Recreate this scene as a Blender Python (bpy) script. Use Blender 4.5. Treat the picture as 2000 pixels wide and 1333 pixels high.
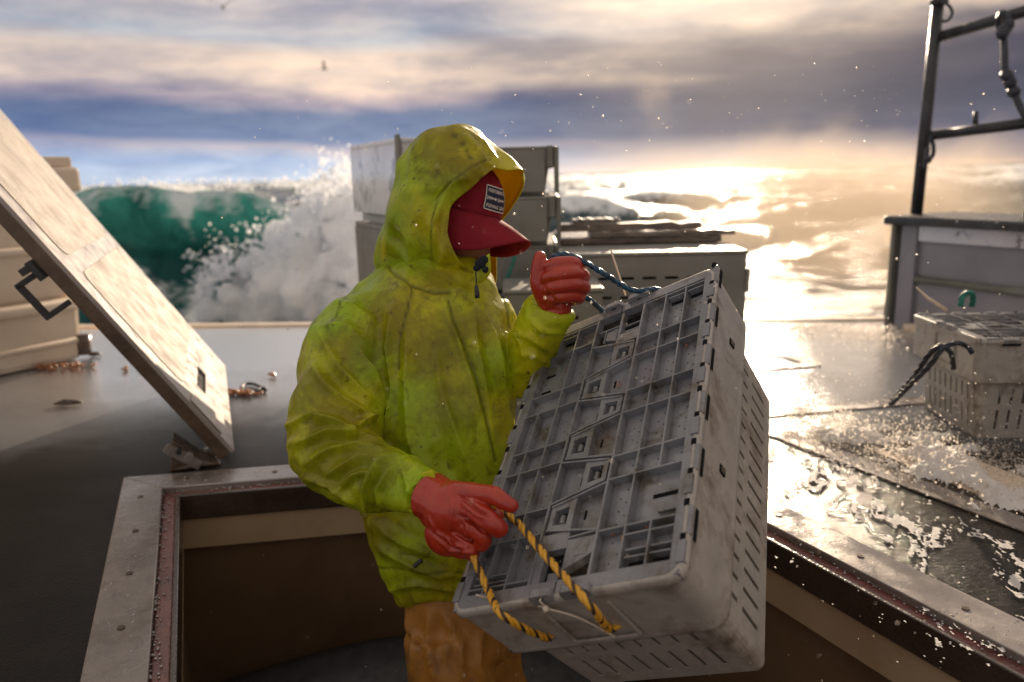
import bpy, bmesh, math, random
import numpy as np
from mathutils import Vector, Matrix
from mathutils.bvhtree import BVHTree

for o in list(bpy.data.objects):
    bpy.data.objects.remove(o)
SC = bpy.context.scene
COL = SC.collection
rng = np.random.default_rng(7)
random.seed(7)

# ------------------------------------------------------------------ camera
FOC = 1500.0; CAMH = 0.85
PITCH = math.atan(324 / FOC); ROLL = math.atan(0.0243)
Fw = np.array([0, math.cos(PITCH), -math.sin(PITCH)])
_R0 = np.array([1.0, 0, 0]); _U0 = np.cross(_R0, Fw)
Rt = math.cos(ROLL) * _R0 - math.sin(ROLL) * _U0
Up = np.cross(Rt, Fw)
CP = np.array([0, 0, CAMH])
cam_d = bpy.data.cameras.new('camera'); cam = bpy.data.objects.new('camera', cam_d); COL.objects.link(cam)
cam_d.sensor_width = 36; cam_d.lens = FOC / 2000 * 36; cam_d.clip_start = 0.05; cam_d.clip_end = 20000
cam.matrix_world = Matrix(((Rt[0], Up[0], -Fw[0], CP[0]), (Rt[1], Up[1], -Fw[1], CP[1]), (Rt[2], Up[2], -Fw[2], CP[2]), (0, 0, 0, 1)))
cam_d.dof.use_dof = True; cam_d.dof.focus_distance = 1.5; cam_d.dof.aperture_fstop = 2.4
SC.camera = cam

def P(x, y, d):
    return CP + d * (Fw + (x - 1000) / FOC * Rt - (y - 666.5) / FOC * Up)
def G(x, y, z=0.0):
    v = Fw + (x - 1000) / FOC * Rt - (y - 666.5) / FOC * Up
    return CP + v * (z - CAMH) / v[2]
def proj(p):
    q = np.asarray(p) - CP; d = q @ Fw
    return 1000 + FOC * (q @ Rt) / d, 666.5 - FOC * (q @ Up) / d, d

# ------------------------------------------------------------------ light and sky
SUN_AZ = math.radians(15); SUN_EL = math.radians(13.5)     # azimuth measured from +Y towards +X
SC.view_settings.view_transform = 'Standard'; SC.view_settings.look = 'None'
SC.view_settings.exposure = 0.44; SC.view_settings.gamma = 1.0
sun_d = bpy.data.lights.new('sun', 'SUN'); sun = bpy.data.objects.new('sun', sun_d); COL.objects.link(sun)
sun_d.energy = 5.0; sun_d.angle = math.radians(0.6); sun_d.color = (1.0, 0.80, 0.58)
sdir = Vector((math.sin(SUN_AZ) * math.cos(SUN_EL), math.cos(SUN_AZ) * math.cos(SUN_EL), math.sin(SUN_EL)))
sun.rotation_euler = sdir.to_track_quat('Z', 'Y').to_euler()
sun.location = (3, 8, 6)

world = bpy.data.worlds.new("World"); SC.world = world; world.use_nodes = True
def nn(nt, t, **kw):
    n = nt.nodes.new(t)
    for k, v in kw.items(): setattr(n, k, v)
    return n
def ramp(nt, stops, interp='LINEAR'):
    n = nt.nodes.new('ShaderNodeValToRGB'); cr = n.color_ramp; cr.interpolation = interp
    while len(cr.elements) < len(stops): cr.elements.new(0.5)
    for e, (p, c) in zip(cr.elements, stops):
        e.position = p; e.color = (*c, 1) if len(c) == 3 else c
    return n
def mth(nt, op, a, b=None, clamp=False):
    n = nt.nodes.new('ShaderNodeMath'); n.operation = op; n.use_clamp = clamp
    for i, v in enumerate((a, b)):
        if v is None: continue
        if isinstance(v, (int, float)): n.inputs[i].default_value = v
        else: nt.links.new(v, n.inputs[i])
    return n.outputs[0]
def mixc(nt, f, a, b, mode='MIX'):
    n = nt.nodes.new('ShaderNodeMix'); n.data_type = 'RGBA'; n.blend_type = mode
    for i, v in ((0, f), (6, a), (7, b)):
        if isinstance(v, (int, float)): n.inputs[i].default_value = v
        elif isinstance(v, tuple): n.inputs[i].default_value = (*v, 1)
        else: nt.links.new(v, n.inputs[i])
    return n.outputs[2]

def build_world():
    nt = world.node_tree; nt.nodes.clear(); L = nt.links
    out = nn(nt, 'ShaderNodeOutputWorld'); bg = nn(nt, 'ShaderNodeBackground')
    L.new(bg.outputs[0], out.inputs[0])
    sky = nn(nt, 'ShaderNodeTexSky'); sky.sky_type = 'NISHITA'; sky.sun_disc = False
    sky.sun_elevation = SUN_EL; sky.sun_rotation = SUN_AZ; sky.dust_density = 2.0
    tc = nn(nt, 'ShaderNodeTexCoord'); sep = nn(nt, 'ShaderNodeSeparateXYZ'); L.new(tc.outputs['Generated'], sep.inputs[0])
    x, y, z = sep.outputs
    el = mth(nt, 'DIVIDE', z, mth(nt, 'MAXIMUM', mth(nt, 'SQRT', mth(nt, 'ADD', mth(nt, 'MULTIPLY', x, x), mth(nt, 'MULTIPLY', y, y))), 0.02))
    az = mth(nt, 'ARCTAN2', x, y)
    cmb = nn(nt, 'ShaderNodeCombineXYZ'); L.new(mth(nt, 'MULTIPLY', az, 1.0), cmb.inputs[0]); L.new(mth(nt, 'MULTIPLY', el, 4.2), cmb.inputs[1])
    def noise(scale, det, rough, w=0.0, dist=0.0):
        n = nn(nt, 'ShaderNodeTexNoise'); n.noise_dimensions = '4D'; n.inputs['W'].default_value = w
        n.inputs['Scale'].default_value = scale; n.inputs['Detail'].default_value = det; n.inputs['Roughness'].default_value = rough
        n.inputs['Distortion'].default_value = dist
        L.new(cmb.outputs[0], n.inputs['Vector']); return n.outputs[0]
    n1 = noise(2.6, 7, 0.55, 1.3, 0.3); n2 = noise(8, 6, 0.6, 4.1, 0.4); n3 = noise(1.1, 3, 0.5, 7.7)
    # banded elevation profile, wobbled by noise
    e1 = mth(nt, 'ADD', el, mth(nt, 'MULTIPLY', mth(nt, 'SUBTRACT', n1, 0.5), 0.075))
    e1 = mth(nt, 'ADD', e1, mth(nt, 'MULTIPLY', mth(nt, 'SUBTRACT', n2, 0.5), 0.02))
    es = mth(nt, 'MULTIPLY', e1, 2.5)
    left = ramp(nt, [(0.0, (.50, .56, .66)), (0.06, (.40, .48, .62)), (0.10, (.47, .43, .47)), (0.125, (.17, .22, .34)), (0.20, (.14, .18, .28)),
                     (0.235, (.34, .29, .33)), (0.29, (.66, .52, .43)), (0.37, (.62, .50, .42)), (0.42, (.36, .38, .42)), (0.50, (.36, .34, .37)), (0.62, (.62, .56, .50)), (.8, (.44, .42, .41)), (1, (.50, .44, .39))])
    right = ramp(nt, [(0.0, (.60, .44, .33)), (0.04, (.26, .22, .23)), (0.10, (.10, .105, .15)), (0.20, (.045, .052, .085)), (0.33, (.055, .055, .082)),
                      (0.375, (.15, .13, .14)), (0.43, (.55, .43, .34)), (0.52, (.66, .53, .41)), (0.62, (.62, .53, .44)), (.8, (.46, .42, .39)), (1, (.50, .44, .39))])
    L.new(es, left.inputs[0]); L.new(es, right.inputs[0])
    side = mth(nt, 'ADD', mth(nt, 'MULTIPLY', az, 2.6), mth(nt, 'ADD', 0.35, mth(nt, 'MULTIPLY', mth(nt, 'SUBTRACT', n3, 0.5), 0.8)), )
    side = mth(nt, 'MINIMUM', mth(nt, 'MAXIMUM', side, 0.0), 1.0)
    c = mixc(nt, side, left.outputs[0], right.outputs[0])
    # streaky cloud structure
    st = ramp(nt, [(0.36, (.55, .62, .78)), (0.5, (1, 1, 1)), (0.64, (1.28, 1.20, 1.10))]); L.new(n1, st.inputs[0])
    c = mixc(nt, 0.9, c, st.outputs[0], 'MULTIPLY')
    st2 = ramp(nt, [(0.38, (.74, .78, .86)), (0.60, (1.16, 1.13, 1.08))]); L.new(n2, st2.inputs[0])
    c = mixc(nt, 0.9, c, st2.outputs[0], 'MULTIPLY')
    # gaps where clear sky shows
    gap = ramp(nt, [(0.60, (0, 0, 0)), (0.74, (1, 1, 1))]); L.new(noise(1.9, 5, 0.5, 12.4, 0.2), gap.inputs[0])
    up = mth(nt, 'MULTIPLY', mth(nt, 'SUBTRACT', el, 0.10), 8, True)
    bl = nn(nt, 'ShaderNodeMix'); bl.data_type = 'RGBA'; bl.blend_type = 'MULTIPLY'; bl.inputs[0].default_value = 1
    L.new(sky.outputs[0], bl.inputs[6]); bl.inputs[7].default_value = (.10, .10, .10, 1)
    c = mixc(nt, mth(nt, 'MULTIPLY', mth(nt, 'MULTIPLY', gap.outputs[0], up), 0.8), c, bl.outputs[2])
    # brightness of thin cloud lit by the sun behind it
    dp = nn(nt, 'ShaderNodeVectorMath', operation='DOT_PRODUCT'); L.new(tc.outputs['Generated'], dp.inputs[0]); dp.inputs[1].default_value = sdir
    g1 = mth(nt, 'POWER', mth(nt, 'MAXIMUM', dp.outputs['Value'], 0.0), 60)
    g2 = mth(nt, 'POWER', mth(nt, 'MAXIMUM', dp.outputs['Value'], 0.0), 6)
    glow = mixc(nt, 1.0, (0, 0, 0), (.28, .22, .16))
    c = mixc(nt, mth(nt, 'MULTIPLY', g1, 1.0, True), c, glow, 'ADD')
    c = mixc(nt, mth(nt, 'MULTIPLY', g2, 0.02, True), c, (1.0, .72, .48), 'ADD')
    hl = mth(nt, 'MULTIPLY', mth(nt, 'MAXIMUM', mth(nt, 'SUBTRACT', 1, mth(nt, 'MULTIPLY', mth(nt, 'ABSOLUTE', el), 22)), 0.0), mth(nt, 'MAXIMUM', mth(nt, 'SUBTRACT', 1, mth(nt, 'MULTIPLY', mth(nt, 'ABSOLUTE', mth(nt, 'SUBTRACT', az, 0.27)), 3.5)), 0.0))
    c = mixc(nt, mth(nt, 'MULTIPLY', hl, 0.7, True), c, (.9, .68, .5), 'ADD')
    hi = mth(nt, 'MULTIPLY', mth(nt, 'SUBTRACT', el, .24), 4.0, True)          # brighter cloud overhead ahead, heavier cloud behind
    fr = mth(nt, 'ADD', mth(nt, 'MULTIPLY', y, 1.2), .5, True)
    c = mixc(nt, mth(nt, 'SUBTRACT', 1.0, fr), c, (.36, .36, .40), 'MULTIPLY') if False else c
    L.new(c, bg.inputs[0]); bg.inputs[1].default_value = 1.0
build_world()

# ------------------------------------------------------------------ helpers
_perm = rng.integers(0, 1 << 30, 4096)
def vnoise(p, seed=0):
    p = np.asarray(p, float); i = np.floor(p).astype(np.int64); f = p - i; f = f * f * (3 - 2 * f)
    def h(a, b, c):
        return _perm[(_perm[(_perm[(a + seed * 17) & 4095] + b) & 4095] + c) & 4095] / float(1 << 30)
    x, y, z = i[..., 0], i[..., 1], i[..., 2]; fx, fy, fz = f[..., 0], f[..., 1], f[..., 2]
    r = 0
    for dx in (0, 1):
        for dy in (0, 1):
            for dz in (0, 1):
                r = r + h(x + dx, y + dy, z + dz) * (fx if dx else 1 - fx) * (fy if dy else 1 - fy) * (fz if dz else 1 - fz)
    return r
def fbm(p, oct=4, seed=0, gain=0.5):
    a, s, t = 1.0, 0, 0; p = np.asarray(p, float)
    for k in range(oct):
        s = s + a * vnoise(p * 2 ** k + k * 13.7, seed + k); t += a; a *= gain
    return s / t

def tag(o, label=None, cat=None, group=None, kind=None):
    if label: o['label'] = label
    if cat: o['category'] = cat
    if group: o['group'] = group
    if kind: o['kind'] = kind
    return o
def empty(name, loc=(0, 0, 0), M=None):
    o = bpy.data.objects.new(name, None); COL.objects.link(o); o.empty_display_size = 0.1
    if M is not None: o.matrix_world = M
    else: o.location = loc
    return o
def link(name, me, m, parent=None, smooth=False, bevel=0, autosm=None, world=False):
    ms = m if isinstance(m, (list, tuple)) else [m]
    for k in ms: me.materials.append(k)
    if smooth: me.shade_smooth()
    o = bpy.data.objects.new(name, me); COL.objects.link(o)
    if parent is not None:
        o.parent = parent
        if world:
            bpy.context.view_layer.update()
            o.matrix_parent_inverse = parent.matrix_world.inverted()
    if bevel:
        b = o.modifiers.new('bevel', 'BEVEL'); b.width = bevel; b.segments = 2; b.limit_method = 'ANGLE'; b.angle_limit = math.radians(40)
        b.harden_normals = False
    return o

class MB:
    """collects shapes into one mesh"""
    def __init__(s): s.v = []; s.f = []; s.mi = []; s.n = 0
    def add(s, vs, fs, mi=0):
        s.v.extend([tuple(map(float, v)) for v in vs]); s.f.extend([tuple(i + s.n for i in f) for f in fs]); s.mi.extend([mi] * len(fs)); s.n += len(vs)
    def box(s, x0, x1, y0, y1, z0, z1, mi=0):
        s.add([(x0, y0, z0), (x1, y0, z0), (x1, y1, z0), (x0, y1, z0), (x0, y0, z1), (x1, y0, z1), (x1, y1, z1), (x0, y1, z1)],
              [(0, 3, 2, 1), (4, 5, 6, 7), (0, 1, 5, 4), (1, 2, 6, 5), (2, 3, 7, 6), (3, 0, 4, 7)], mi)
    def hexa(s, b, t, mi=0):
        n = len(b)
        s.add(list(b) + list(t), [tuple(range(n))[::-1], tuple(range(n, 2 * n))] + [(i, (i + 1) % n, n + (i + 1) % n, n + i) for i in range(n)], mi)
    def bar(s, p, q, w, h, up=(0, 0, 1), mi=0):
        p, q = Vector(p), Vector(q); d = (q - p).normalized(); u = Vector(up); sd = d.cross(u).normalized(); u = sd.cross(d)
        c = [sd * a * w / 2 + u * b * h / 2 for a, b in ((-1, -1), (1, -1), (1, 1), (-1, 1))]
        s.add([p + k for k in c] + [q + k for k in c], [(0, 1, 2, 3), (7, 6, 5, 4)] + [(i, i + 4, (i + 1) % 4 + 4, (i + 1) % 4) for i in range(4)], mi)
    def tube(s, pts, r, n=10, mi=0, cap=True, flat=1.0):
        pts = [Vector(p) for p in pts]; m = len(pts); rr = r if hasattr(r, '__len__') else [r] * m
        vs = []; up = None
        for i in range(m):
            t = (pts[min(i + 1, m - 1)] - pts[max(i - 1, 0)]).normalized()
            if up is None:
                up = t.orthogonal().normalized()
            up = (up - t * up.dot(t)).normalized(); sd = t.cross(up)
            for k in range(n):
                a = 2 * math.pi * k / n
                vs.append(pts[i] + (up * math.cos(a) + sd * math.sin(a) * flat) * rr[i])
        fs = [(i * n + k, i * n + (k + 1) % n, (i + 1) * n + (k + 1) % n, (i + 1) * n + k) for i in range(m - 1) for k in range(n)]
        if cap:
            fs += [tuple(range(n))[::-1], tuple((m - 1) * n + k for k in range(n))]
        s.add(vs, fs, mi)
    def loft(s, rings, mi=0, cap=True):
        n = len(rings[0]); m = len(rings)
        fs = [(i * n + k, i * n + (k + 1) % n, (i + 1) * n + (k + 1) % n, (i + 1) * n + k) for i in range(m - 1) for k in range(n)]
        if cap: fs += [tuple(range(n))[::-1], tuple((m - 1) * n + k for k in range(n))]
        s.add([p for r in rings for p in r], fs, mi)
    def ball(s, c, r, mi=0, sx=(1, 1, 1), n=1):
        v, f = ICO[n]
        s.add([(c[0] + a[0] * r * sx[0], c[1] + a[1] * r * sx[1], c[2] + a[2] * r * sx[2]) for a in v], f, mi)
    def rope(s, pts, r, turns_per_m=45, mi=(0, 0, 0), n=7, res=0.0035):
        """three-strand twisted rope along a smooth path"""
        pts = smooth_path(pts, res); m = len(pts); fr = []; up = None; dist = 0
        for i in range(m):
            t = (pts[min(i + 1, m - 1)] - pts[max(i - 1, 0)]).normalized()
            if up is None: up = t.orthogonal().normalized()
            up = (up - t * up.dot(t)).normalized(); fr.append((pts[i], up, t.cross(up), dist))
            if i < m - 1: dist += (pts[i + 1] - pts[i]).length
        for j in range(len(mi)):
            ph = 2 * math.pi * j / len(mi)
            c = [p + (u * math.cos(ph + d * turns_per_m) + sd * math.sin(ph + d * turns_per_m)) * r * 0.48 for p, u, sd, d in fr]
            s.tube(c, r * (0.60 if len(set(mi)) > 1 and mi[j] == 0 else 0.56 if mi[j] == 0 else 0.40), n, mi[j])
    def build(s, name, m, parent=None, smooth=False, bevel=0, world=False, recalc=False):
        me = bpy.data.meshes.new(name); me.from_pydata(s.v, [], s.f)
        me.update()
        if any(s.mi):
            me.polygons.foreach_set('material_index', s.mi)
        if recalc:
            bm = bmesh.new(); bm.from_mesh(me); bmesh.ops.recalc_face_normals(bm, faces=bm.faces); bm.to_mesh(me); bm.free()
        return link(name, me, m, parent, smooth, bevel, world=world)
ICO = {}
for _n in (1, 2, 3):
    bm = bmesh.new(); bmesh.ops.create_icosphere(bm, subdivisions=_n, radius=1)
    bm.verts.ensure_lookup_table()
    ICO[_n] = ([tuple(v.co) for v in bm.verts], [tuple(v.index for v in f.verts) for f in bm.faces]); bm.free()

def smooth_path(pts, step=0.01):
    pts = [Vector(p) for p in pts]; out = []
    ext = [pts[0] * 2 - pts[1]] + pts + [pts[-1] * 2 - pts[-2]]
    for i in range(1, len(ext) - 2):
        a, b, c, d = ext[i - 1:i + 3]; n = max(2, int((c - b).length / step))
        for k in range(n):
            t = k / n
            out.append(0.5 * ((2 * b) + (c - a) * t + (2 * a - 5 * b + 4 * c - d) * t * t + (3 * b - a - 3 * c + d) * t ** 3))
    out.append(pts[-1]); return out
def PP(lst): return [P(*q) for q in lst]

# ------------------------------------------------------------------ materials
def mat(name, c1, c2=None, scale=6, rough=(0.4, 0.6), bump=0.0, bscale=60, bdist=0.002, metal=0.0, coat=0.0, coat_r=0.1, dirt=None, dscale=14, dthr=(0.55, 0.7),
        stretch=(1, 1, 1), spec=0.5, transl=0.0, detail=6, trans_col=None, bump2=0.0, b2scale=8, b2dist=0.01, sss=0.0, coord='Object'):
    m = bpy.data.materials.new(name); m.use_nodes = True; nt = m.node_tree; L = nt.links
    b = nt.nodes['Principled BSDF']; out = nt.nodes['Material Output']
    tc = nn(nt, 'ShaderNodeTexCoord'); mp = nn(nt, 'ShaderNodeMapping'); mp.inputs['Scale'].default_value = stretch
    L.new(tc.outputs[coord], mp.inputs[0])
    def noise(s, d=detail, r=0.55, dist=0.0):
        n = nn(nt, 'ShaderNodeTexNoise'); n.inputs['Scale'].default_value = s; n.inputs['Detail'].default_value = d
        n.inputs['Roughness'].default_value = r; n.inputs['Distortion'].default_value = dist
        L.new(mp.outputs[0], n.inputs['Vector']); return n.outputs[0]
    nz = noise(scale)
    r1 = ramp(nt, [(0.32, c1), (0.68, c2 or c1)]); L.new(nz, r1.inputs[0]); col = r1.outputs[0]
    if dirt:
        dn = noise(dscale, 8, 0.65, 0.3); dr = ramp(nt, [(dthr[0], (0, 0, 0)), (dthr[1], (1, 1, 1))]); L.new(dn, dr.inputs[0])
        col = mixc(nt, dr.outputs[0], col, dirt)
    L.new(col, b.inputs['Base Color'])
    rn = noise(scale * 2.7 + 1); rr = nn(nt, 'ShaderNodeMapRange'); rr.inputs['From Min'].default_value = .35; rr.inputs['From Max'].default_value = .65
    rr.inputs['To Min'].default_value = rough[0]; rr.inputs['To Max'].default_value = rough[1]; L.new(rn, rr.inputs[0]); L.new(rr.outputs[0], b.inputs['Roughness'])
    b.inputs['Metallic'].default_value = metal; b.inputs['Specular IOR Level'].default_value = spec
    b.inputs['Coat Weight'].default_value = coat; b.inputs['Coat Roughness'].default_value = coat_r
    nrm = None
    for st, sc_, ds in ((bump2, b2scale, b2dist), (bump, bscale, bdist)):
        if st:
            bp = nn(nt, 'ShaderNodeBump'); bp.inputs['Strength'].default_value = st; bp.inputs['Distance'].default_value = ds
            L.new(noise(sc_, 4), bp.inputs['Height'])
            if nrm: L.new(nrm, bp.inputs['Normal'])
            nrm = bp.outputs[0]
    if nrm:
        L.new(nrm, b.inputs['Normal'])
        if coat: L.new(nrm, b.inputs['Coat Normal'])
    if transl:
        t = nn(nt, 'ShaderNodeBsdfTranslucent'); mx = nn(nt, 'ShaderNodeMixShader'); mx.inputs[0].default_value = transl
        if trans_col: t.inputs[0].default_value = (*trans_col, 1)
        else: L.new(col, t.inputs[0])
        if nrm: L.new(nrm, t.inputs['Normal'])
        L.new(b.outputs[0], mx.inputs[1]); L.new(t.outputs[0], mx.inputs[2]); L.new(mx.outputs[0], out.inputs[0])
    m['bsdf'] = 1
    return m
M = {}
M['grey_plastic'] = mat('grey_plastic', (.14, .14, .152), (.25, .25, .262), 6, (.16, .45), .3, 120, .001, dirt=(.08, .06, .035), dscale=14, dthr=(.50, .68), coat=.35, coat_r=.15, bump2=.25, b2scale=30, b2dist=.002)
M['grey_side_lit'] = mat('grey_side_plastic_lit', (.30, .275, .245), (.44, .40, .35), 9, (.25, .5), .35, 90, .001, dirt=(.11, .075, .045), dscale=9, dthr=(.50, .70), coat=.3, coat_r=.2, bump2=.3, b2scale=25, b2dist=.002)  # crate sides: warm sunlight painted into a paler copy of the plastic
M['far_grey'] = mat('weathered_grey_plastic', (.15, .15, .138), (.225, .222, .20), 5, (.35, .6), .2, 80, .001, dirt=(.1, .08, .06), dscale=8, dthr=(.58, .8))
M['dark'] = mat('dark_void', (.008, .008, .009), None, 5, (.7, .9), spec=.1)
M['black_rubber'] = mat('black_rubber', (.02, .02, .022), (.04, .04, .042), 20, (.4, .6), .3, 200, .001)
M['alu'] = mat('brushed_aluminium_frame', (.18, .155, .14), (.32, .28, .255), 3.5, (.10, .42), .25, 60, .003, metal=.4, dirt=(.13, .10, .08), dscale=6, dthr=(.50, .72), bump2=.3, b2scale=260, b2dist=.0012, coat=.6)
M['gasket'] = mat('red_brown_gasket', (.09, .020, .016), (.18, .045, .032), 12, (.18, .4), .6, 130, .004, coat=.6, dirt=(.04, .02, .015), dscale=20, dthr=(.55, .7))
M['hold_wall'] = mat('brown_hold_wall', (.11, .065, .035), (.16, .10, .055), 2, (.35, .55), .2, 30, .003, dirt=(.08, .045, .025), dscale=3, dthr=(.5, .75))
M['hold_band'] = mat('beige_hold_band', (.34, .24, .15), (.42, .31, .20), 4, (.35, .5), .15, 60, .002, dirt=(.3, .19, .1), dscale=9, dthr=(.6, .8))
M['dark_wood'] = mat('dark_wet_wood', (.035, .022, .016), (.06, .04, .03), 8, (.15, .4), .6, 90, .003, coat=.5)
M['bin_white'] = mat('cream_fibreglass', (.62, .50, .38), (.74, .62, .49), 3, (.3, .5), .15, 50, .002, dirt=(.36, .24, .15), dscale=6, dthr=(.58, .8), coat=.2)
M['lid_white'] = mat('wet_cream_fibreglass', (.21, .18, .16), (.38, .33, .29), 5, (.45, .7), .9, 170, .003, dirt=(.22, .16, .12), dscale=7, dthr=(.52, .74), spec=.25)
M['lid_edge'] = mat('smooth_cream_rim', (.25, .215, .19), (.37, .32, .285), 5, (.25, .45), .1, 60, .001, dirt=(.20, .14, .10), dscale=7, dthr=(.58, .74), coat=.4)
M['brown_edge'] = mat('brown_wet_edge', (.07, .045, .03), (.12, .08, .05), 12, (.2, .4), .4, 70, .002)
M['steel'] = mat('dark_steel_pipe', (.025, .025, .028), (.055, .055, .06), 9, (.3, .5), .3, 80, .001, metal=.3)
M['rail_black'] = mat('black_rail', (.02, .02, .024), (.04, .04, .045), 8, (.2, .4), .2, 60, .001)
M['panel_grey'] = mat('blue_grey_panel', (.20, .20, .24), (.27, .265, .295), 3, (.3, .5), .1, 40, .001, dirt=(.2, .17, .15), dscale=5, dthr=(.58, .8))
M['jacket'] = None
M['glove'] = mat('orange_rubber_glove', (.34, .020, .008), (.44, .040, .014), 18, (.22, .42), .35, 90, .0015, dirt=(.30, .03, .015), dscale=16, dthr=(.58, .80), spec=.5, bump2=.35, b2scale=38, b2dist=.004, transl=.03, coat=.2)
M['trousers'] = mat('orange_brown_oilskin', (.30, .13, .022), (.40, .18, .03), 8, (.4, .6), .3, 60, .002, dirt=(.16, .07, .02), dscale=12, dthr=(.5, .72), bump2=.3, b2scale=6, b2dist=.012)
M['cap'] = mat('crimson_cotton', (.19, .009, .018), (.25, .017, .028), 14, (.75, .9), .5, 700, .0008, dirt=(.45, .14, .13), dscale=90, dthr=(.72, .78), spec=.2)
M['lining'] = mat('orange_lining', (.60, .26, .02), (.50, .20, .02), 20, (.5, .7), .4, 60, .002, transl=.4)
M['skin'] = mat('skin', (.20, .085, .05), (.25, .11, .07), 20, (.45, .6), .2, 200, .001)
M['navy'] = mat('navy_patch', (.012, .020, .045), None, 30, (.8, .9), .4, 500, .0005)
M['thread'] = mat('cream_thread', (.70, .64, .56), None, 30, (.7, .9))
M['yellow_rope'] = mat('yellow_rope', (.62, .30, .02), (.72, .38, .03), 60, (.35, .6), .8, 500, .001, stretch=(1, 1, 1), dirt=(.02, .012, .01), dscale=75, dthr=(.60, .64))
M['black_strand'] = mat('black_strand', (.02, .015, .012), (.05, .03, .02), 60, (.4, .6))
M['blue_rope'] = mat('blue_rope', (.012, .05, .10), (.02, .09, .16), 60, (.3, .5), .9, 500, .0012, dirt=(.01, .02, .03), dscale=90, dthr=(.52, .6), coat=.3)
M['green_rope'] = mat('green_rope', (.01, .12, .09), (.02, .2, .15), 60, (.4, .6), .8, 500, .001)
M['black_rope'] = mat('black_rope', (.012, .013, .02), (.03, .035, .05), 60, (.3, .5), .8, 500, .001)
M['tie'] = mat('white_nylon', (.78, .68, .56), None, 10, (.3, .4), transl=.25)
M['plank'] = mat('weathered_plank', (.10, .075, .055), (.17, .13, .095), 7, (.3, .55), .6, 50, .004, stretch=(1, 1, 6), dirt=(.035, .028, .022), dscale=10, dthr=(.5, .65), coat=.4)
M['seaweed'] = mat('rust_orange_debris', (.50, .20, .07), (.30, .10, .03), 25, (.2, .5), .8, 90, .004, coat=.5)
M['bird'] = mat('brown_feathers', (.10, .085, .075), (.18, .16, .14), 30, (.6, .8))
M['zip'] = mat('black_zip', (.012, .012, .013), None, 10, (.3, .5))
M['velcro'] = mat('black_fleece_dot', (.008, .010, .016), None, 60, (.85, .95), .6, 500, .001)
M['sky_water'] = mat('water_drop', (.95, .90, .84), None, 5, (.1, .2), transl=.5)
M['foam'] = mat('white_foam', (.90, .94, 1.0), (.95, .97, 1.0), 2, (.6, .8), .25, 12, .03, transl=.35, bump2=.25, b2scale=2.4, b2dist=.2)
_b = M['foam'].node_tree.nodes['Principled BSDF']; _b.inputs['Subsurface Weight'].default_value = 1.0; _b.inputs['Subsurface Radius'].default_value = (1.0, 1.05, 1.15); _b.inputs['Subsurface Scale'].default_value = .55
M['drop'] = mat('spray_drop', (.95, .90, .84), None, 5, (.08, .15), transl=.35)
M['drop'].node_tree.nodes['Principled BSDF'].inputs['Transmission Weight'].default_value = .9; M['drop'].node_tree.nodes['Principled BSDF'].inputs['IOR'].default_value = 1.18
M['deck_foam'] = mat('deck_foam', (.72, .68, .64), (.85, .82, .78), 8, (.5, .7), .7, 120, .004, transl=.3, spec=.25)
M['water_bead'] = mat('water_bead', (.35, .33, .32), None, 5, (.02, .08), coat=1.0, coat_r=.03, spec=.8)
M['hull'] = mat('cream_hull', (.5, .42, .34), (.6, .5, .4), 2, (.3, .5))

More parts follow.
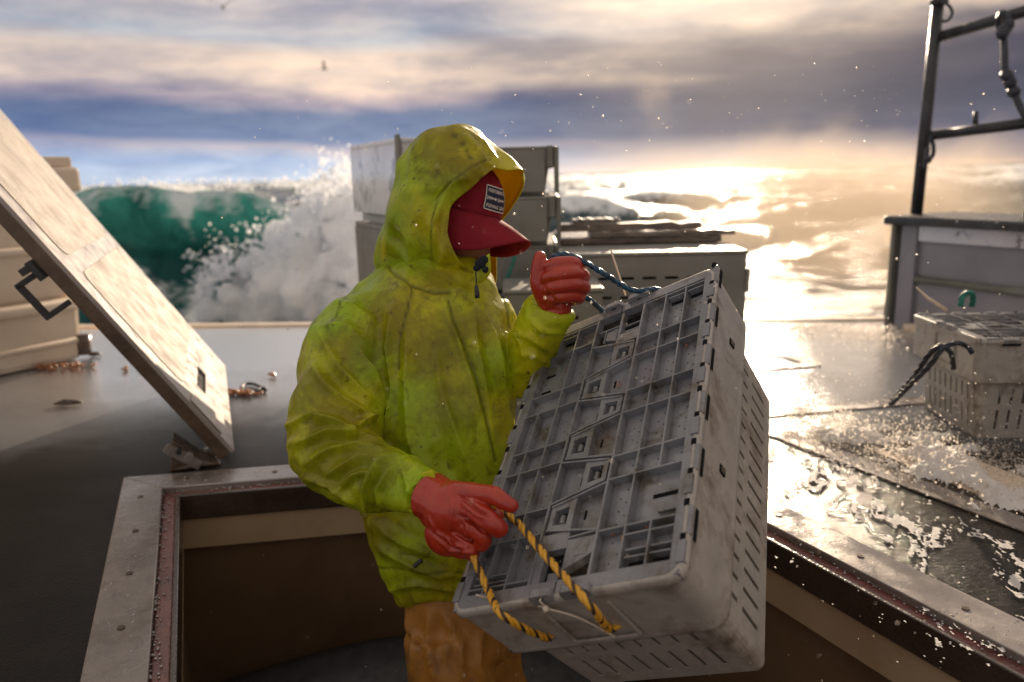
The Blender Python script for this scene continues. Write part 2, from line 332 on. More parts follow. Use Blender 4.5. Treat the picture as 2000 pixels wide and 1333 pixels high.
def jacket_mat():
    m = bpy.data.materials.new('stained_yellow_oilskin'); m.use_nodes = True; nt = m.node_tree; L = nt.links
    b = nt.nodes['Principled BSDF']; out = nt.nodes['Material Output']; tc = nn(nt, 'ShaderNodeTexCoord')
    def noise(s, d=6, r=.55, dist=0., w=0.):
        n = nn(nt, 'ShaderNodeTexNoise'); n.noise_dimensions = '4D'; n.inputs['W'].default_value = w
        n.inputs['Scale'].default_value = s; n.inputs['Detail'].default_value = d; n.inputs['Roughness'].default_value = r; n.inputs['Distortion'].default_value = dist
        L.new(tc.outputs['Object'], n.inputs['Vector']); return n.outputs[0]
    def rmp(n, a, b_, ca=(0, 0, 0), cb=(1, 1, 1)):
        r = ramp(nt, [(a, ca), (b_, cb)]); L.new(n, r.inputs[0]); return r.outputs[0]
    c = rmp(noise(2.6, 3, .5, .3, 2.0), .48, .66, (.74, .68, .012), (.46, .70, .018))     # yellow to faded green
    c = mixc(nt, rmp(noise(5.5, 9, .68, .5, 5.), .46, .66), c, (.46, .40, .010))              # olive smears
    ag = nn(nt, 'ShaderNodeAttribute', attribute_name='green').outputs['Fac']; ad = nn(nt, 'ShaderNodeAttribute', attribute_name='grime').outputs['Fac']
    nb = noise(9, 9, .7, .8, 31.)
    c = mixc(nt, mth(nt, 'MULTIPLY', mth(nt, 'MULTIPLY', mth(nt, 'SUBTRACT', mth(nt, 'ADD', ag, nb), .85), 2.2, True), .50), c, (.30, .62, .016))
    c = mixc(nt, mth(nt, 'MULTIPLY', mth(nt, 'MULTIPLY', mth(nt, 'SUBTRACT', mth(nt, 'ADD', mth(nt, 'MULTIPLY', ad, .45), noise(14, 10, .78, .6, 41.)), .72), 5.0, True), .62), c, (.17, .105, .008))
    c = mixc(nt, mth(nt, 'MULTIPLY', rmp(noise(22, 9, .75, .5, 9.), .52, .66), .62), c, (.17, .10, .008))   # brown grime
    c = mixc(nt, mth(nt, 'MULTIPLY', rmp(noise(75, 4, .6, .3, 3.), .63, .70), .75), c, (.07, .05, .008))   # spatter
    c = mixc(nt, mth(nt, 'MULTIPLY', rmp(noise(24, 6, .7, 1.2, 17.), .56, .70), .7), c, (.09, .06, .01))
    at = nn(nt, 'ShaderNodeAttribute', attribute_name='seam')
    c = mixc(nt, mth(nt, 'MULTIPLY', at.outputs['Fac'], .75), c, (.05, .045, .006))
    L.new(c, b.inputs['Base Color'])
    rr = nn(nt, 'ShaderNodeMapRange'); rr.inputs['To Min'].default_value = .30; rr.inputs['To Max'].default_value = .52; rr.inputs['From Min'].default_value = .35; rr.inputs['From Max'].default_value = .65
    L.new(noise(16), rr.inputs[0]); L.new(rr.outputs[0], b.inputs['Roughness'])
    bp1 = nn(nt, 'ShaderNodeBump'); bp1.inputs['Strength'].default_value = .9; bp1.inputs['Distance'].default_value = .012; rg = nn(nt, 'ShaderNodeTexNoise'); rg.noise_type = 'RIDGED_MULTIFRACTAL'; rg.inputs['Scale'].default_value = 5.5; rg.inputs['Detail'].default_value = 2.2; rg.inputs['Roughness'].default_value = .45; rg.inputs['Distortion'].default_value = .5; L.new(tc.outputs['Object'], rg.inputs['Vector']); L.new(mth(nt, 'MULTIPLY', rg.outputs[0], .45), bp1.inputs['Height'])
    bp = nn(nt, 'ShaderNodeBump'); bp.inputs['Strength'].default_value = .5; bp.inputs['Distance'].default_value = .0016; L.new(noise(110, 4), bp.inputs['Height']); L.new(bp1.outputs[0], bp.inputs['Normal'])
    L.new(bp.outputs[0], b.inputs['Normal'])
    t = nn(nt, 'ShaderNodeBsdfTranslucent'); mx = nn(nt, 'ShaderNodeMixShader'); mx.inputs[0].default_value = .40
    L.new(mixc(nt, .5, c, (.45, .75, .02)), t.inputs[0]); L.new(bp1.outputs[0], t.inputs['Normal'])
    L.new(b.outputs[0], mx.inputs[1]); L.new(t.outputs[0], mx.inputs[2]); L.new(mx.outputs[0], out.inputs[0])
    return m
M['jacket'] = jacket_mat()

def deck_mat():
    m = bpy.data.materials.new('wet_dark_deck'); m.use_nodes = True; nt = m.node_tree; L = nt.links
    b = nt.nodes['Principled BSDF']; tc = nn(nt, 'ShaderNodeTexCoord')
    def noise(s, d=5, r=.55, w=0., st=(1, 1, 1)):
        n = nn(nt, 'ShaderNodeTexNoise'); n.noise_dimensions = '4D'; n.inputs['W'].default_value = w
        n.inputs['Scale'].default_value = s; n.inputs['Detail'].default_value = d; n.inputs['Roughness'].default_value = r
        mp = nn(nt, 'ShaderNodeMapping'); mp.inputs['Scale'].default_value = st; L.new(tc.outputs['Object'], mp.inputs[0]); L.new(mp.outputs[0], n.inputs['Vector']); return n.outputs[0]
    r1 = ramp(nt, [(.38, (.003, .003, .003)), (.54, (.009, .007, .006)), (.66, (.06, .042, .028))]); L.new(mth(nt, 'ADD', mth(nt, 'MULTIPLY', noise(150, 3, .7), .75), mth(nt, 'MULTIPLY', noise(3), .25)), r1.inputs[0]); deck_base = r1.outputs[0]  # fine grain; its bright brown specks are glints painted into the colour
    wet = ramp(nt, [(.40, (0, 0, 0)), (.56, (1, 1, 1))]); L.new(noise(1.1, 5, .6, 3.3), wet.inputs[0])   # puddled film or drained grit
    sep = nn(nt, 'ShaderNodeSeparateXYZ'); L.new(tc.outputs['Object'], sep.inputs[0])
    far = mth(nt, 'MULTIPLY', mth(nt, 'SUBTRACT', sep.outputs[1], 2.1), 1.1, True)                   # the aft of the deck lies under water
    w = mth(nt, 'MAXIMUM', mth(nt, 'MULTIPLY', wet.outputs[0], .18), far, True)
    pl = mth(nt, 'MULTIPLY', mth(nt, 'MULTIPLY', mth(nt, 'ADD', mth(nt, 'MULTIPLY', mth(nt, 'SUBTRACT', sep.outputs[1], 2.35), 1.1), mth(nt, 'MULTIPLY', mth(nt, 'SUBTRACT', wet.outputs[0], .5), .5)), .8, True), .85)      # pale metallic finish aft, put in to give the bright sky reflection
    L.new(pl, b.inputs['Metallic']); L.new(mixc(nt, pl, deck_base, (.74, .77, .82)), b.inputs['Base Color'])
    run = mth(nt, 'MULTIPLY', mth(nt, 'ADD', sep.outputs[0], mth(nt, 'MULTIPLY', noise(2.0, 4, .6, 5.), .5)), 2.2, True)        # starboard side: a running film of water
    rr = nn(nt, 'ShaderNodeMapRange'); L.new(mth(nt, 'SUBTRACT', .36, mth(nt, 'MULTIPLY', run, .23)), rr.inputs['To Min']); rr.inputs['To Max'].default_value = .09; L.new(w, rr.inputs[0]); L.new(rr.outputs[0], b.inputs['Roughness'])
    b.inputs['Specular IOR Level'].default_value = .20; b.inputs['Coat IOR'].default_value = 1.6
    L.new(mth(nt, 'ADD', .0, mth(nt, 'MULTIPLY', w, .9)), b.inputs['Coat Weight']); L.new(rr.outputs[0], b.inputs['Coat Roughness'])
    bp = nn(nt, 'ShaderNodeBump'); bp.inputs['Distance'].default_value = .009
    L.new(mth(nt, 'MULTIPLY', mth(nt, 'SUBTRACT', 1.0, mth(nt, 'MULTIPLY', run, .72)), mth(nt, 'SUBTRACT', 1.0, mth(nt, 'MULTIPLY', w, .85))), bp.inputs['Strength']); L.new(noise(120, 4, .75), bp.inputs['Height'])
    b2 = nn(nt, 'ShaderNodeBump'); b2.inputs['Distance'].default_value = .012; L.new(mth(nt, 'ADD', .08, mth(nt, 'MULTIPLY', run, .34)), b2.inputs['Strength']); L.new(noise(19, 5, .65, 8., (1, 2, 1)), b2.inputs['Height']); L.new(bp.outputs[0], b2.inputs['Normal'])
    L.new(b2.outputs[0], b.inputs['Normal']); L.new(b2.outputs[0], b.inputs['Coat Normal'])
    return m
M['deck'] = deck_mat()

def sea_mat():
    m = bpy.data.materials.new('sea_water'); m.use_nodes = True; nt = m.node_tree; L = nt.links
    b = nt.nodes['Principled BSDF']; out = nt.nodes['Material Output']; tc = nn(nt, 'ShaderNodeTexCoord')
    def noise(s, d=6, r=.6, w=0., dist=0., st=(1, 1, 1)):
        n = nn(nt, 'ShaderNodeTexNoise'); n.noise_dimensions = '4D'; n.inputs['W'].default_value = w
        n.inputs['Scale'].default_value = s; n.inputs['Detail'].default_value = d; n.inputs['Roughness'].default_value = r; n.inputs['Distortion'].default_value = dist
        mp = nn(nt, 'ShaderNodeMapping'); mp.inputs['Scale'].default_value = st; L.new(tc.outputs['Object'], mp.inputs[0]); L.new(mp.outputs[0], n.inputs['Vector']); return n.outputs[0]
    fo = nn(nt, 'ShaderNodeAttribute', attribute_name='foam'); gr = nn(nt, 'ShaderNodeAttribute', attribute_name='thin')
    gn = ramp(nt, [(.36, (.006, .14, .11)), (.60, (.12, .66, .52))]); L.new(noise(1.4, 7, .62, 9., .5, (1.2, .6, .5)), gn.inputs[0])
    c = mixc(nt, gr.outputs['Fac'], (.012, .045, .055), gn.outputs[0])
    nz = noise(2.2, 8, .68, 0, .8, (1, .5, 1.6))
    fm = mth(nt, 'ADD', mth(nt, 'MULTIPLY', mth(nt, 'SUBTRACT', mth(nt, 'ADD', nz, fo.outputs['Fac']), 1.0), 5.0), .2, True)
    c2 = mixc(nt, fm, c, (.85, .88, .88))
    L.new(c2, b.inputs['Base Color'])
    rr = nn(nt, 'ShaderNodeMapRange'); rr.inputs['To Min'].default_value = .14; rr.inputs['To Max'].default_value = .6; L.new(fm, rr.inputs[0]); L.new(rr.outputs[0], b.inputs['Roughness']); b.inputs['Specular IOR Level'].default_value = .18; b.inputs['Specular Tint'].default_value = (1, .88, .74, 1)
    bp = nn(nt, 'ShaderNodeBump'); bp.inputs['Distance'].default_value = .22; bp.inputs['Strength'].default_value = .8; L.new(noise(3.0, 9, .62, 4.), bp.inputs['Height'])
    L.new(bp.outputs[0], b.inputs['Normal'])
    t = nn(nt, 'ShaderNodeBsdfTranslucent'); L.new(c2, t.inputs[0]); L.new(bp.outputs[0], t.inputs['Normal'])
    mx = nn(nt, 'ShaderNodeMixShader'); L.new(mth(nt, 'MULTIPLY', gr.outputs['Fac'], .8, True), mx.inputs[0])
    L.new(b.outputs[0], mx.inputs[1]); L.new(t.outputs[0], mx.inputs[2]); L.new(mx.outputs[0], out.inputs[0])
    return m
M['sea'] = sea_mat()

# ------------------------------------------------------------------ the boat's deck, hatch and hold (setting)
def line_isect(p, q, r, s):
    p, q, r, s = [np.array(v[:2], float) for v in (p, q, r, s)]
    d = q - p; e = s - r; t = np.cross(r - p, e) / np.cross(d, e); return p + d * t
LA, LB = G(352, 968), G(345, 1333); FA, FB = LA, G(600, 948); RA, RB = G(1517, 1062), G(2000, 1325)
NEAR0, NEAR1 = (-3, .30, 0), (3, .24, 0)
HQ = [line_isect(LA, LB, NEAR0, NEAR1), line_isect(RA, RB, NEAR0, NEAR1), line_isect(RA, RB, FA, FB), line_isect(LA, LB, FA, FB)]   # NL, NR, FR, FL
def offset_quad(q, d):
    out = []; n = 4
    for i in range(n):
        a, b, c = q[i - 1], q[i], q[(i + 1) % n]
        e1 = (b - a) / np.linalg.norm(b - a); e2 = (c - b) / np.linalg.norm(c - b)
        n1 = np.array([e1[1], -e1[0]]); n2 = np.array([e2[1], -e2[0]])
        out.append(line_isect(a + n1 * d, b + n1 * d, b + n2 * d, c + n2 * d))
    return out
Q1 = offset_quad(HQ, .012); Q2 = offset_quad(HQ, .045); Q3 = offset_quad(HQ, .155)
def v3(p, z): return (p[0], p[1], z)
def ring_band(mb, qi, qo, z0, z1, mi=0):
    for i in range(4):
        j = (i + 1) % 4
        mb.hexa([v3(qo[i], z0), v3(qo[j], z0), v3(qi[j], z0), v3(qi[i], z0)], [v3(qo[i], z1), v3(qo[j], z1), v3(qi[j], z1), v3(qi[i], z1)], mi)
FE0, FE1 = G(180, 640), G(1480, 627)                 # far edge of the deck
def fe(x): t = (x - FE0[0]) / (FE1[0] - FE0[0]); return FE0[1] + t * (FE1[1] - FE0[1])
mb = MB()
DC = [(-7, -1.6), (7, -1.6), (7, fe(7)), (-7, fe(-7))]
N = 14
ins = []; outs = []
for i in range(4):
    for k in range(N):
        t = k / N; a, b = np.array(DC[i]), np.array(DC[(i + 1) % 4]); c, d = Q3[i], Q3[(i + 1) % 4]
        outs.append(a + (b - a) * t); ins.append(c + (d - c) * t)
rings = [[v3(ins[k] + (outs[k] - ins[k]) * s, 0) for k in range(4 * N)] for s in (0, .15, .4, 1)]
mb.loft(rings[::-1], cap=False)
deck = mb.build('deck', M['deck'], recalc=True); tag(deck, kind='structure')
for p in deck.data.polygons:
    pass
mb = MB(); ring_band(mb, Q2, Q3, -.04, .010)
hf = mb.build('hatch_frame', M['alu'], bevel=.003, recalc=True); tag(hf, kind='structure')
mb = MB()
for i in range(4):
    a_, b_ = (Q2[i] + Q3[i]) / 2, (Q2[(i + 1) % 4] + Q3[(i + 1) % 4]) / 2; nsc = int(np.linalg.norm(b_ - a_) / .22)
    for k in range(nsc):
        c = a_ + (b_ - a_) * (k + .5) / nsc; mb.tube([(c[0], c[1], .0095), (c[0], c[1], .0122)], .0075, 12); mb.box(c[0] - .005, c[0] + .005, c[1] - .001, c[1] + .001, .0122, .0125)
mb.build('frame_screw', M['brown_edge'], hf)['kind'] = 'stuff'
r = np.random.default_rng(31); mb = MB()
for k in range(900):
    i = r.integers(0, 4); t, w_ = r.uniform(), r.uniform(.05, .95); j = (i + 1) % 4
    a_ = Q2[i] + (Q2[j] - Q2[i]) * t; b_ = Q3[i] + (Q3[j] - Q3[i]) * t; c = a_ + (b_ - a_) * w_
    mb.ball((c[0], c[1], .010), r.choice([.0012, .002, .0035], p=[.6, .3, .1]), n=1, sx=(1, 1, .5))
for k in range(700):
    i = (3, 1, 2)[r.integers(0, 3)]; t = r.uniform(); j = (i + 1) % 4
    a_ = Q1[i] + (Q1[j] - Q1[i]) * t; b_ = Q2[i] + (Q2[j] - Q2[i]) * t; c = a_ + (b_ - a_) * r.beta(3, .8)
    mb.ball((c[0], c[1], -.004), r.uniform(.001, .0035), n=1, sx=(1, 1, .7))
WB = mb
mb = MB(); ring_band(mb, Q1, Q2, -.05, -.006)
tag(mb.build('hatch_gasket', M['gasket'], bevel=.004, recalc=True), kind='structure')
mb = MB(); ring_band(mb, HQ, Q1, -.075, -.001)
tag(mb.build('hatch_lip', M['dark_wood'], bevel=.003, recalc=True), kind='structure')
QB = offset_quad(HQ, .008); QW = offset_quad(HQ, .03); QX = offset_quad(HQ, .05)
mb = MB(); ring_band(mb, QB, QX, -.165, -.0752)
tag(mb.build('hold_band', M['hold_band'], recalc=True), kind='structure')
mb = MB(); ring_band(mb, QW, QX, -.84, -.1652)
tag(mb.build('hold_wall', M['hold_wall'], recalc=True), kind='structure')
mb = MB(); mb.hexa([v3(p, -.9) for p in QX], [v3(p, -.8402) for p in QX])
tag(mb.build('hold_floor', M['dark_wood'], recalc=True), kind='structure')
# added dark rounded shape filling the dark area low in the far hold
fl, fr = HQ[3], HQ[2]
d0 = (fr - fl) / np.linalg.norm(fr - fl); dn = np.array([d0[1], -d0[0]])
mb = MB()
rings = []
for k in range(21):
    t = k / 20; c = fl + (fr - fl) * (t * .98 + .01); top = -.60 + .10 * math.sin(t * 3.2)
    rings.append([v3(c - dn * .02 * 0 + dn * .01, -.83), v3(c + dn * .01, top), v3(c + dn * .08, top + .02), v3(c + dn * .22, top - .03), v3(c + dn * .3, top - .12), v3(c + dn * .32, -.83)])
mb.loft(rings)
tag(mb.build('hold_dark_shape', M['black_rubber'], smooth=True, recalc=True), kind='structure')

def deck_strip(name, quad, z=.004, m='alu', th=.004):
    mb = MB(); b = [G(*q) for q in quad]
    mb.hexa([(p[0], p[1], z - th) for p in b], [(p[0], p[1], z) for p in b])
    return tag(mb.build(name, M[m], recalc=True), kind='structure')
deck_strip('deck_seam', [(1500, 830), (2040, 1030), (2040, 1058), (1500, 852)], .006)
deck_strip('deck_seam', [(1480, 803), (1480, 818), (1850, 786), (1850, 773)], .0048)
deck_strip('deck_seam', [(1440, 665), (1440, 678), (1592, 716), (1600, 708)], .006)
deck_strip('deck_seam', [(1440, 722), (1440, 730), (1604, 716), (1600, 706)], .0052)
deck_strip('deck_panel', [(1905, 900), (2040, 950), (2040, 1020), (1700, 880)], .003, 'bin_white')
# pale lip along the deck's far edge, and the hull below it
mb = MB(); mb.box(-7, 7, -.03, .05, -.05, .012)
o = mb.build('deck_lip', M['bin_white'], bevel=.006); tag(o, kind='structure')
o.location = (0, fe(0), 0); o.rotation_euler.z = math.atan2(FE1[1] - FE0[1], FE1[0] - FE0[0])
mb = MB(); mb.box(-7, 7, -.02, .02, -1.9, -.0505)
o = mb.build('hull_side', M['hull']); tag(o, kind='structure'); o.location = (0, fe(0), 0); o.rotation_euler.z = math.atan2(FE1[1] - FE0[1], FE1[0] - FE0[0])

# ------------------------------------------------------------------ the sea
SEA = -1.3
def sea_height(X, Y):
    r = np.sqrt(X * X + Y * Y)
    amp = np.clip((r - 5) / 12, .15, 1) * np.clip(700 / np.maximum(r, 1), .25, 1)
    h = .55 * np.sin(.13 * Y - .05 * X + 1.2) + .42 * np.sin(.21 * Y + .13 * X + .4) + .28 * np.sin(.42 * Y - .30 * X + 2.2)
    z0 = np.zeros_like(X)
    h = h + 1.0 * (fbm(np.stack([X * .16, Y * .30, z0], -1), 6, 3, .55) - .5) + .35 * (1 - 2 * np.abs(fbm(np.stack([X * .6, Y * 1.1, z0 + 3], -1), 4, 9) - .5) - .8)
    h = h + 1.5 * np.clip(fbm(np.stack([X * .07 + 3, Y * .13, z0 + 6], -1), 5, 13, .6) - .42, 0, 1) * 3
    z = SEA + .82 * amp * h
    thin = np.zeros_like(X)
    # breaking wave on the left: concave face towards the boat, crest about eye level
    yc = 11.6 + .10 * (X + 5) + .5 * (fbm(np.stack([X * .5, z0, z0 + 5], -1), 3, 21) - .5)
    w = 1 / (1 + np.exp((X + 1.2) * 1.6)) * (1 - 1 / (1 + np.exp((X + 22) * .4)))
    w2 = w * (1 - np.exp(-((X + 1) / 1.5) ** 2) * .0)
    u = (Y - (yc - 3.6)) / 3.6
    prof = np.where(u < 1, np.clip(u, 0, 1) ** 2.3, np.exp(-((u - 1) * 1.1)))
    crest = 2.10 + .95 * (fbm(np.stack([X * .45, z0 + 2, z0 + 1], -1), 5, 31, .55) - .5)
    zz = SEA - .35 * np.exp(-((u - .05) / .5) ** 2) + crest * prof + .05 * (fbm(np.stack([X * 1.6 + Y * .8, Y * 2.2, z * 1.5], -1), 4, 41) - .5) * 3
    z = z * (1 - w2) + zz * w2 if True else z
    thin = w2 * np.clip(prof * 1.2 - .1, 0, 1) * (u < 1.15) * (.02 + 1.3 * (fbm(np.stack([X * .7, Y * .9, z0 + 8], -1), 3, 51)))
    return z, thin, w2, u, prof
def axis(a, segs):
    out = [a]
    for b, n, g in segs:
        t = np.linspace(0, 1, n + 1)[1:]; out += list(out[-1] + (b - out[-1]) * (t if g == 1 else (g ** t - 1) / (g - 1)))
    return np.array(out)
ys = axis(4.9, [(16, 230, 1), (60, 130, 4), (400, 60, 12), (9000, 26, 60)])
us = np.linspace(-1, 1, 430); us = np.sign(us) * np.abs(us) ** 1.12
Yg, Ug = np.meshgrid(ys, us, indexing='ij')
Xg = Ug * (Yg * 1.05 + 5)
Zg, thin, wv, uu, pr = sea_height(Xg, Yg)
Yg0 = Yg.copy(); Yg = Yg - wv * 1.5 * np.exp(-((uu - 1.0) / .17) ** 2) * (.7 + .6 * fbm(np.stack([Xg * .9, 0 * Xg, 0 * Xg], -1), 3, 71))
Zg = Zg - wv * .25 * np.exp(-((uu - .90) / .08) ** 2)
fadef = np.clip((Yg - 900) / 1500, 0, 1); Zg = Zg * (1 - fadef) + SEA * fadef
nY, nX = Xg.shape
verts = np.stack([Xg, Yg, Zg], -1).reshape(-1, 3)
ii = np.arange(nY * nX).reshape(nY, nX)
faces = np.stack([ii[:-1, :-1], ii[:-1, 1:], ii[1:, 1:], ii[1:, :-1]], -1).reshape(-1, 4)
me = bpy.data.meshes.new('sea'); me.from_pydata(verts.tolist(), [], faces.tolist())
foam = np.zeros_like(Xg)
foam += .50 * np.clip((Zg - SEA - .1) / 1.0, 0, 1) * (wv < .5)
foam += .45 * fbm(np.stack([Xg * .25, Yg * .18, 0 * Xg], -1), 4, 61)
foam += wv * .55 * np.exp(-((Xg - (-6.0 + (1 - uu) * 2.0)) / .42) ** 2) * (uu < .99) * (uu > .0)
foam += wv * .30 * np.clip(fbm(np.stack([Xg * 2.4, Yg * .5 + Zg * .4, 0 * Xg], -1), 4, 91) - .45, 0, 1) * 4 * (uu < 1)
foam += wv * (.55 * np.exp(-((uu - 1.03) / .10) ** 2) + .42 * np.exp(-((pr - .35 - .25 * np.sin(Xg * .9 + 1)) / .16) ** 2) * (uu < 1) - .12)
near = np.exp(-((Yg - 6.0) / 2.5) ** 2); foam += .25 * near
for nm, arr in (('foam', foam), ('thin', thin)):
    at = me.attributes.new(nm, 'FLOAT', 'POINT'); at.data.foreach_set('value', np.clip(arr, 0, 1).astype(np.float32).ravel())
sea = link('sea', me, M['sea'], smooth=True); tag(sea, kind='structure')

# whitewater thrown up by the breaker: union of lumps, roughened
def remesh(mb, voxel, mats, name, parent=None, smooth_it=2, disp=None, world=True):
    me = bpy.data.meshes.new('tmp'); me.from_pydata(mb.v, [], mb.f)
    bm = bmesh.new(); bm.from_mesh(me); bmesh.ops.recalc_face_normals(bm, faces=bm.faces); bm.to_mesh(me); bm.free()
    t = bpy.data.objects.new('tmp', me); COL.objects.link(t)
    r = t.modifiers.new('r', 'REMESH'); r.mode = 'VOXEL'; r.voxel_size = voxel; r.adaptivity = 0
    if smooth_it:
        s = t.modifiers.new('s', 'SMOOTH'); s.iterations = smooth_it; s.factor = .6
    dg = bpy.context.evaluated_depsgraph_get(); me2 = bpy.data.meshes.new_from_object(t.evaluated_get(dg))
    bpy.data.objects.remove(t); me2.name = name
    me2.materials.clear()
    if disp is not None:
        n = len(me2.vertices); co = np.empty(n * 3); me2.vertices.foreach_get('co', co); co = co.reshape(-1, 3)
        no = np.array([v.normal[:] for v in me2.vertices]); co2 = disp(co, no, me2); me2.vertices.foreach_set('co', co2.ravel()); me2.update()
    return link(name, me2, mats, parent, True, world=world)

def splash(name, pts, label, seed, voxel=.045):
    r = np.random.default_rng(seed); mb = MB()
    for (x, y, d, R, n) in pts:
        for k in range(n):
            q = P(x + r.normal() * R * 68, y + r.normal() * R * 68, d + r.normal() * R * .9)
            mb.ball(q, R * r.choice([.12, .2, .32, .5, .7]) * r.uniform(.8, 1.2), n=1)
    def disp(co, no, me):
        s = (fbm(co * 2.5, 5, 3, .6) - .5) * .5 + (fbm(co * 9, 3, 8) - .5) * .16
        return co + no * s[:, None]
    o = remesh(mb, voxel, M['foam'], name, smooth_it=1, disp=disp)
    return tag(o, label, 'splash', kind='stuff')
spl = []
for (x, y, s) in [(415, 610, .13), (450, 590, .20), (410, 555, .07), (440, 540, .09), (490, 605, .28), (500, 555, .20), (540, 590, .32), (550, 530, .22), (585, 500, .16), (590, 560, .34),
                  (600, 500, .34), (610, 430, .26), (620, 590, .38), (640, 540, .38), (655, 465, .32), (665, 405, .2), (690, 390, .22), (700, 430, .36), (700, 500, .42), (700, 580, .4), (740, 520, .5), (760, 440, .40), (800, 560, .5)]:
    spl.append((x, y, 9.2 + (700 - x) * .001, s, 34))
splash('whitewater', [q for q in spl], 'white water thrown up in a tall spray where the green wave breaks', 5)
mb = MB(); r = np.random.default_rng(11)
edge = [(400, 620), (410, 550), (450, 530), (520, 510), (570, 470), (605, 420), (635, 395), (665, 365), (700, 345)]
for k in range(2600):
    t = r.uniform(0, len(edge) - 1.001); i = int(t); a, b = np.array(edge[i]), np.array(edge[i + 1]); c = a + (b - a) * (t - i)
    s = abs(r.normal()) ** 1.3
    mb.ball(P(c[0] - s * 10 + r.normal() * 9, c[1] - s * 20 + r.normal() * 12, 9 + r.normal() * .5), r.choice([.007, .012, .018, .030], p=[.4, .35, .18, .07]), n=1)
for k in range(260):
    mb.ball(P(r.uniform(180, 660), 354 + abs(r.normal()) * 14 - 6, 11.5 + r.normal() * .4), r.uniform(.006, .022), n=1)
tag(mb.build('sea_spray', M['foam']), 'fine white spray flying off the crest of the breaking wave', 'spray', kind='stuff')
# ------------------------------------------------------------------ lidded fish totes
TW, TL, TS, TD = .43, .70, .139, .33      # width, length, skirt depth, whole depth
TEETH = [(.84, .80), (.695, .73), (.62, .58), (.485, .517), (.40, .366), (.255, .295), (.18, .15)]
def plate_cells(us, vs, holes):
    """cells of a cut-out plate: list of rectangles not inside any hole"""
    us = sorted(set([round(u, 5) for u in us])); vs = sorted(set([round(v, 5) for v in vs])); out = []
    for i in range(len(us) - 1):
        for j in range(len(vs) - 1):
            cu, cv = (us[i] + us[i + 1]) / 2, (vs[j] + vs[j + 1]) / 2
            if any(h[0] < cu < h[1] and h[2] < cv < h[3] for h in holes): continue
            out.append((us[i], us[i + 1], vs[j], vs[j + 1]))
    return us, vs, out
def plate(mb, w, h, holes, mapf, mi=0, extra_u=(), extra_v=()):
    us = [0, w] + [x for q in holes for x in q[:2]] + list(extra_u); vs = [0, h] + [x for q in holes for x in q[2:4]] + list(extra_v)
    us, vs, cells = plate_cells(us, vs, holes)
    idx = {}; V = []; Fc = []
    def gi(u, v):
        if (u, v) not in idx: idx[(u, v)] = len(V); V.append(tuple(mapf(u, v)))
        return idx[(u, v)]
    for a, b, c, d in cells: Fc.append((gi(a, c), gi(b, c), gi(b, d), gi(a, d)))
    mb.add(V, Fc, mi)
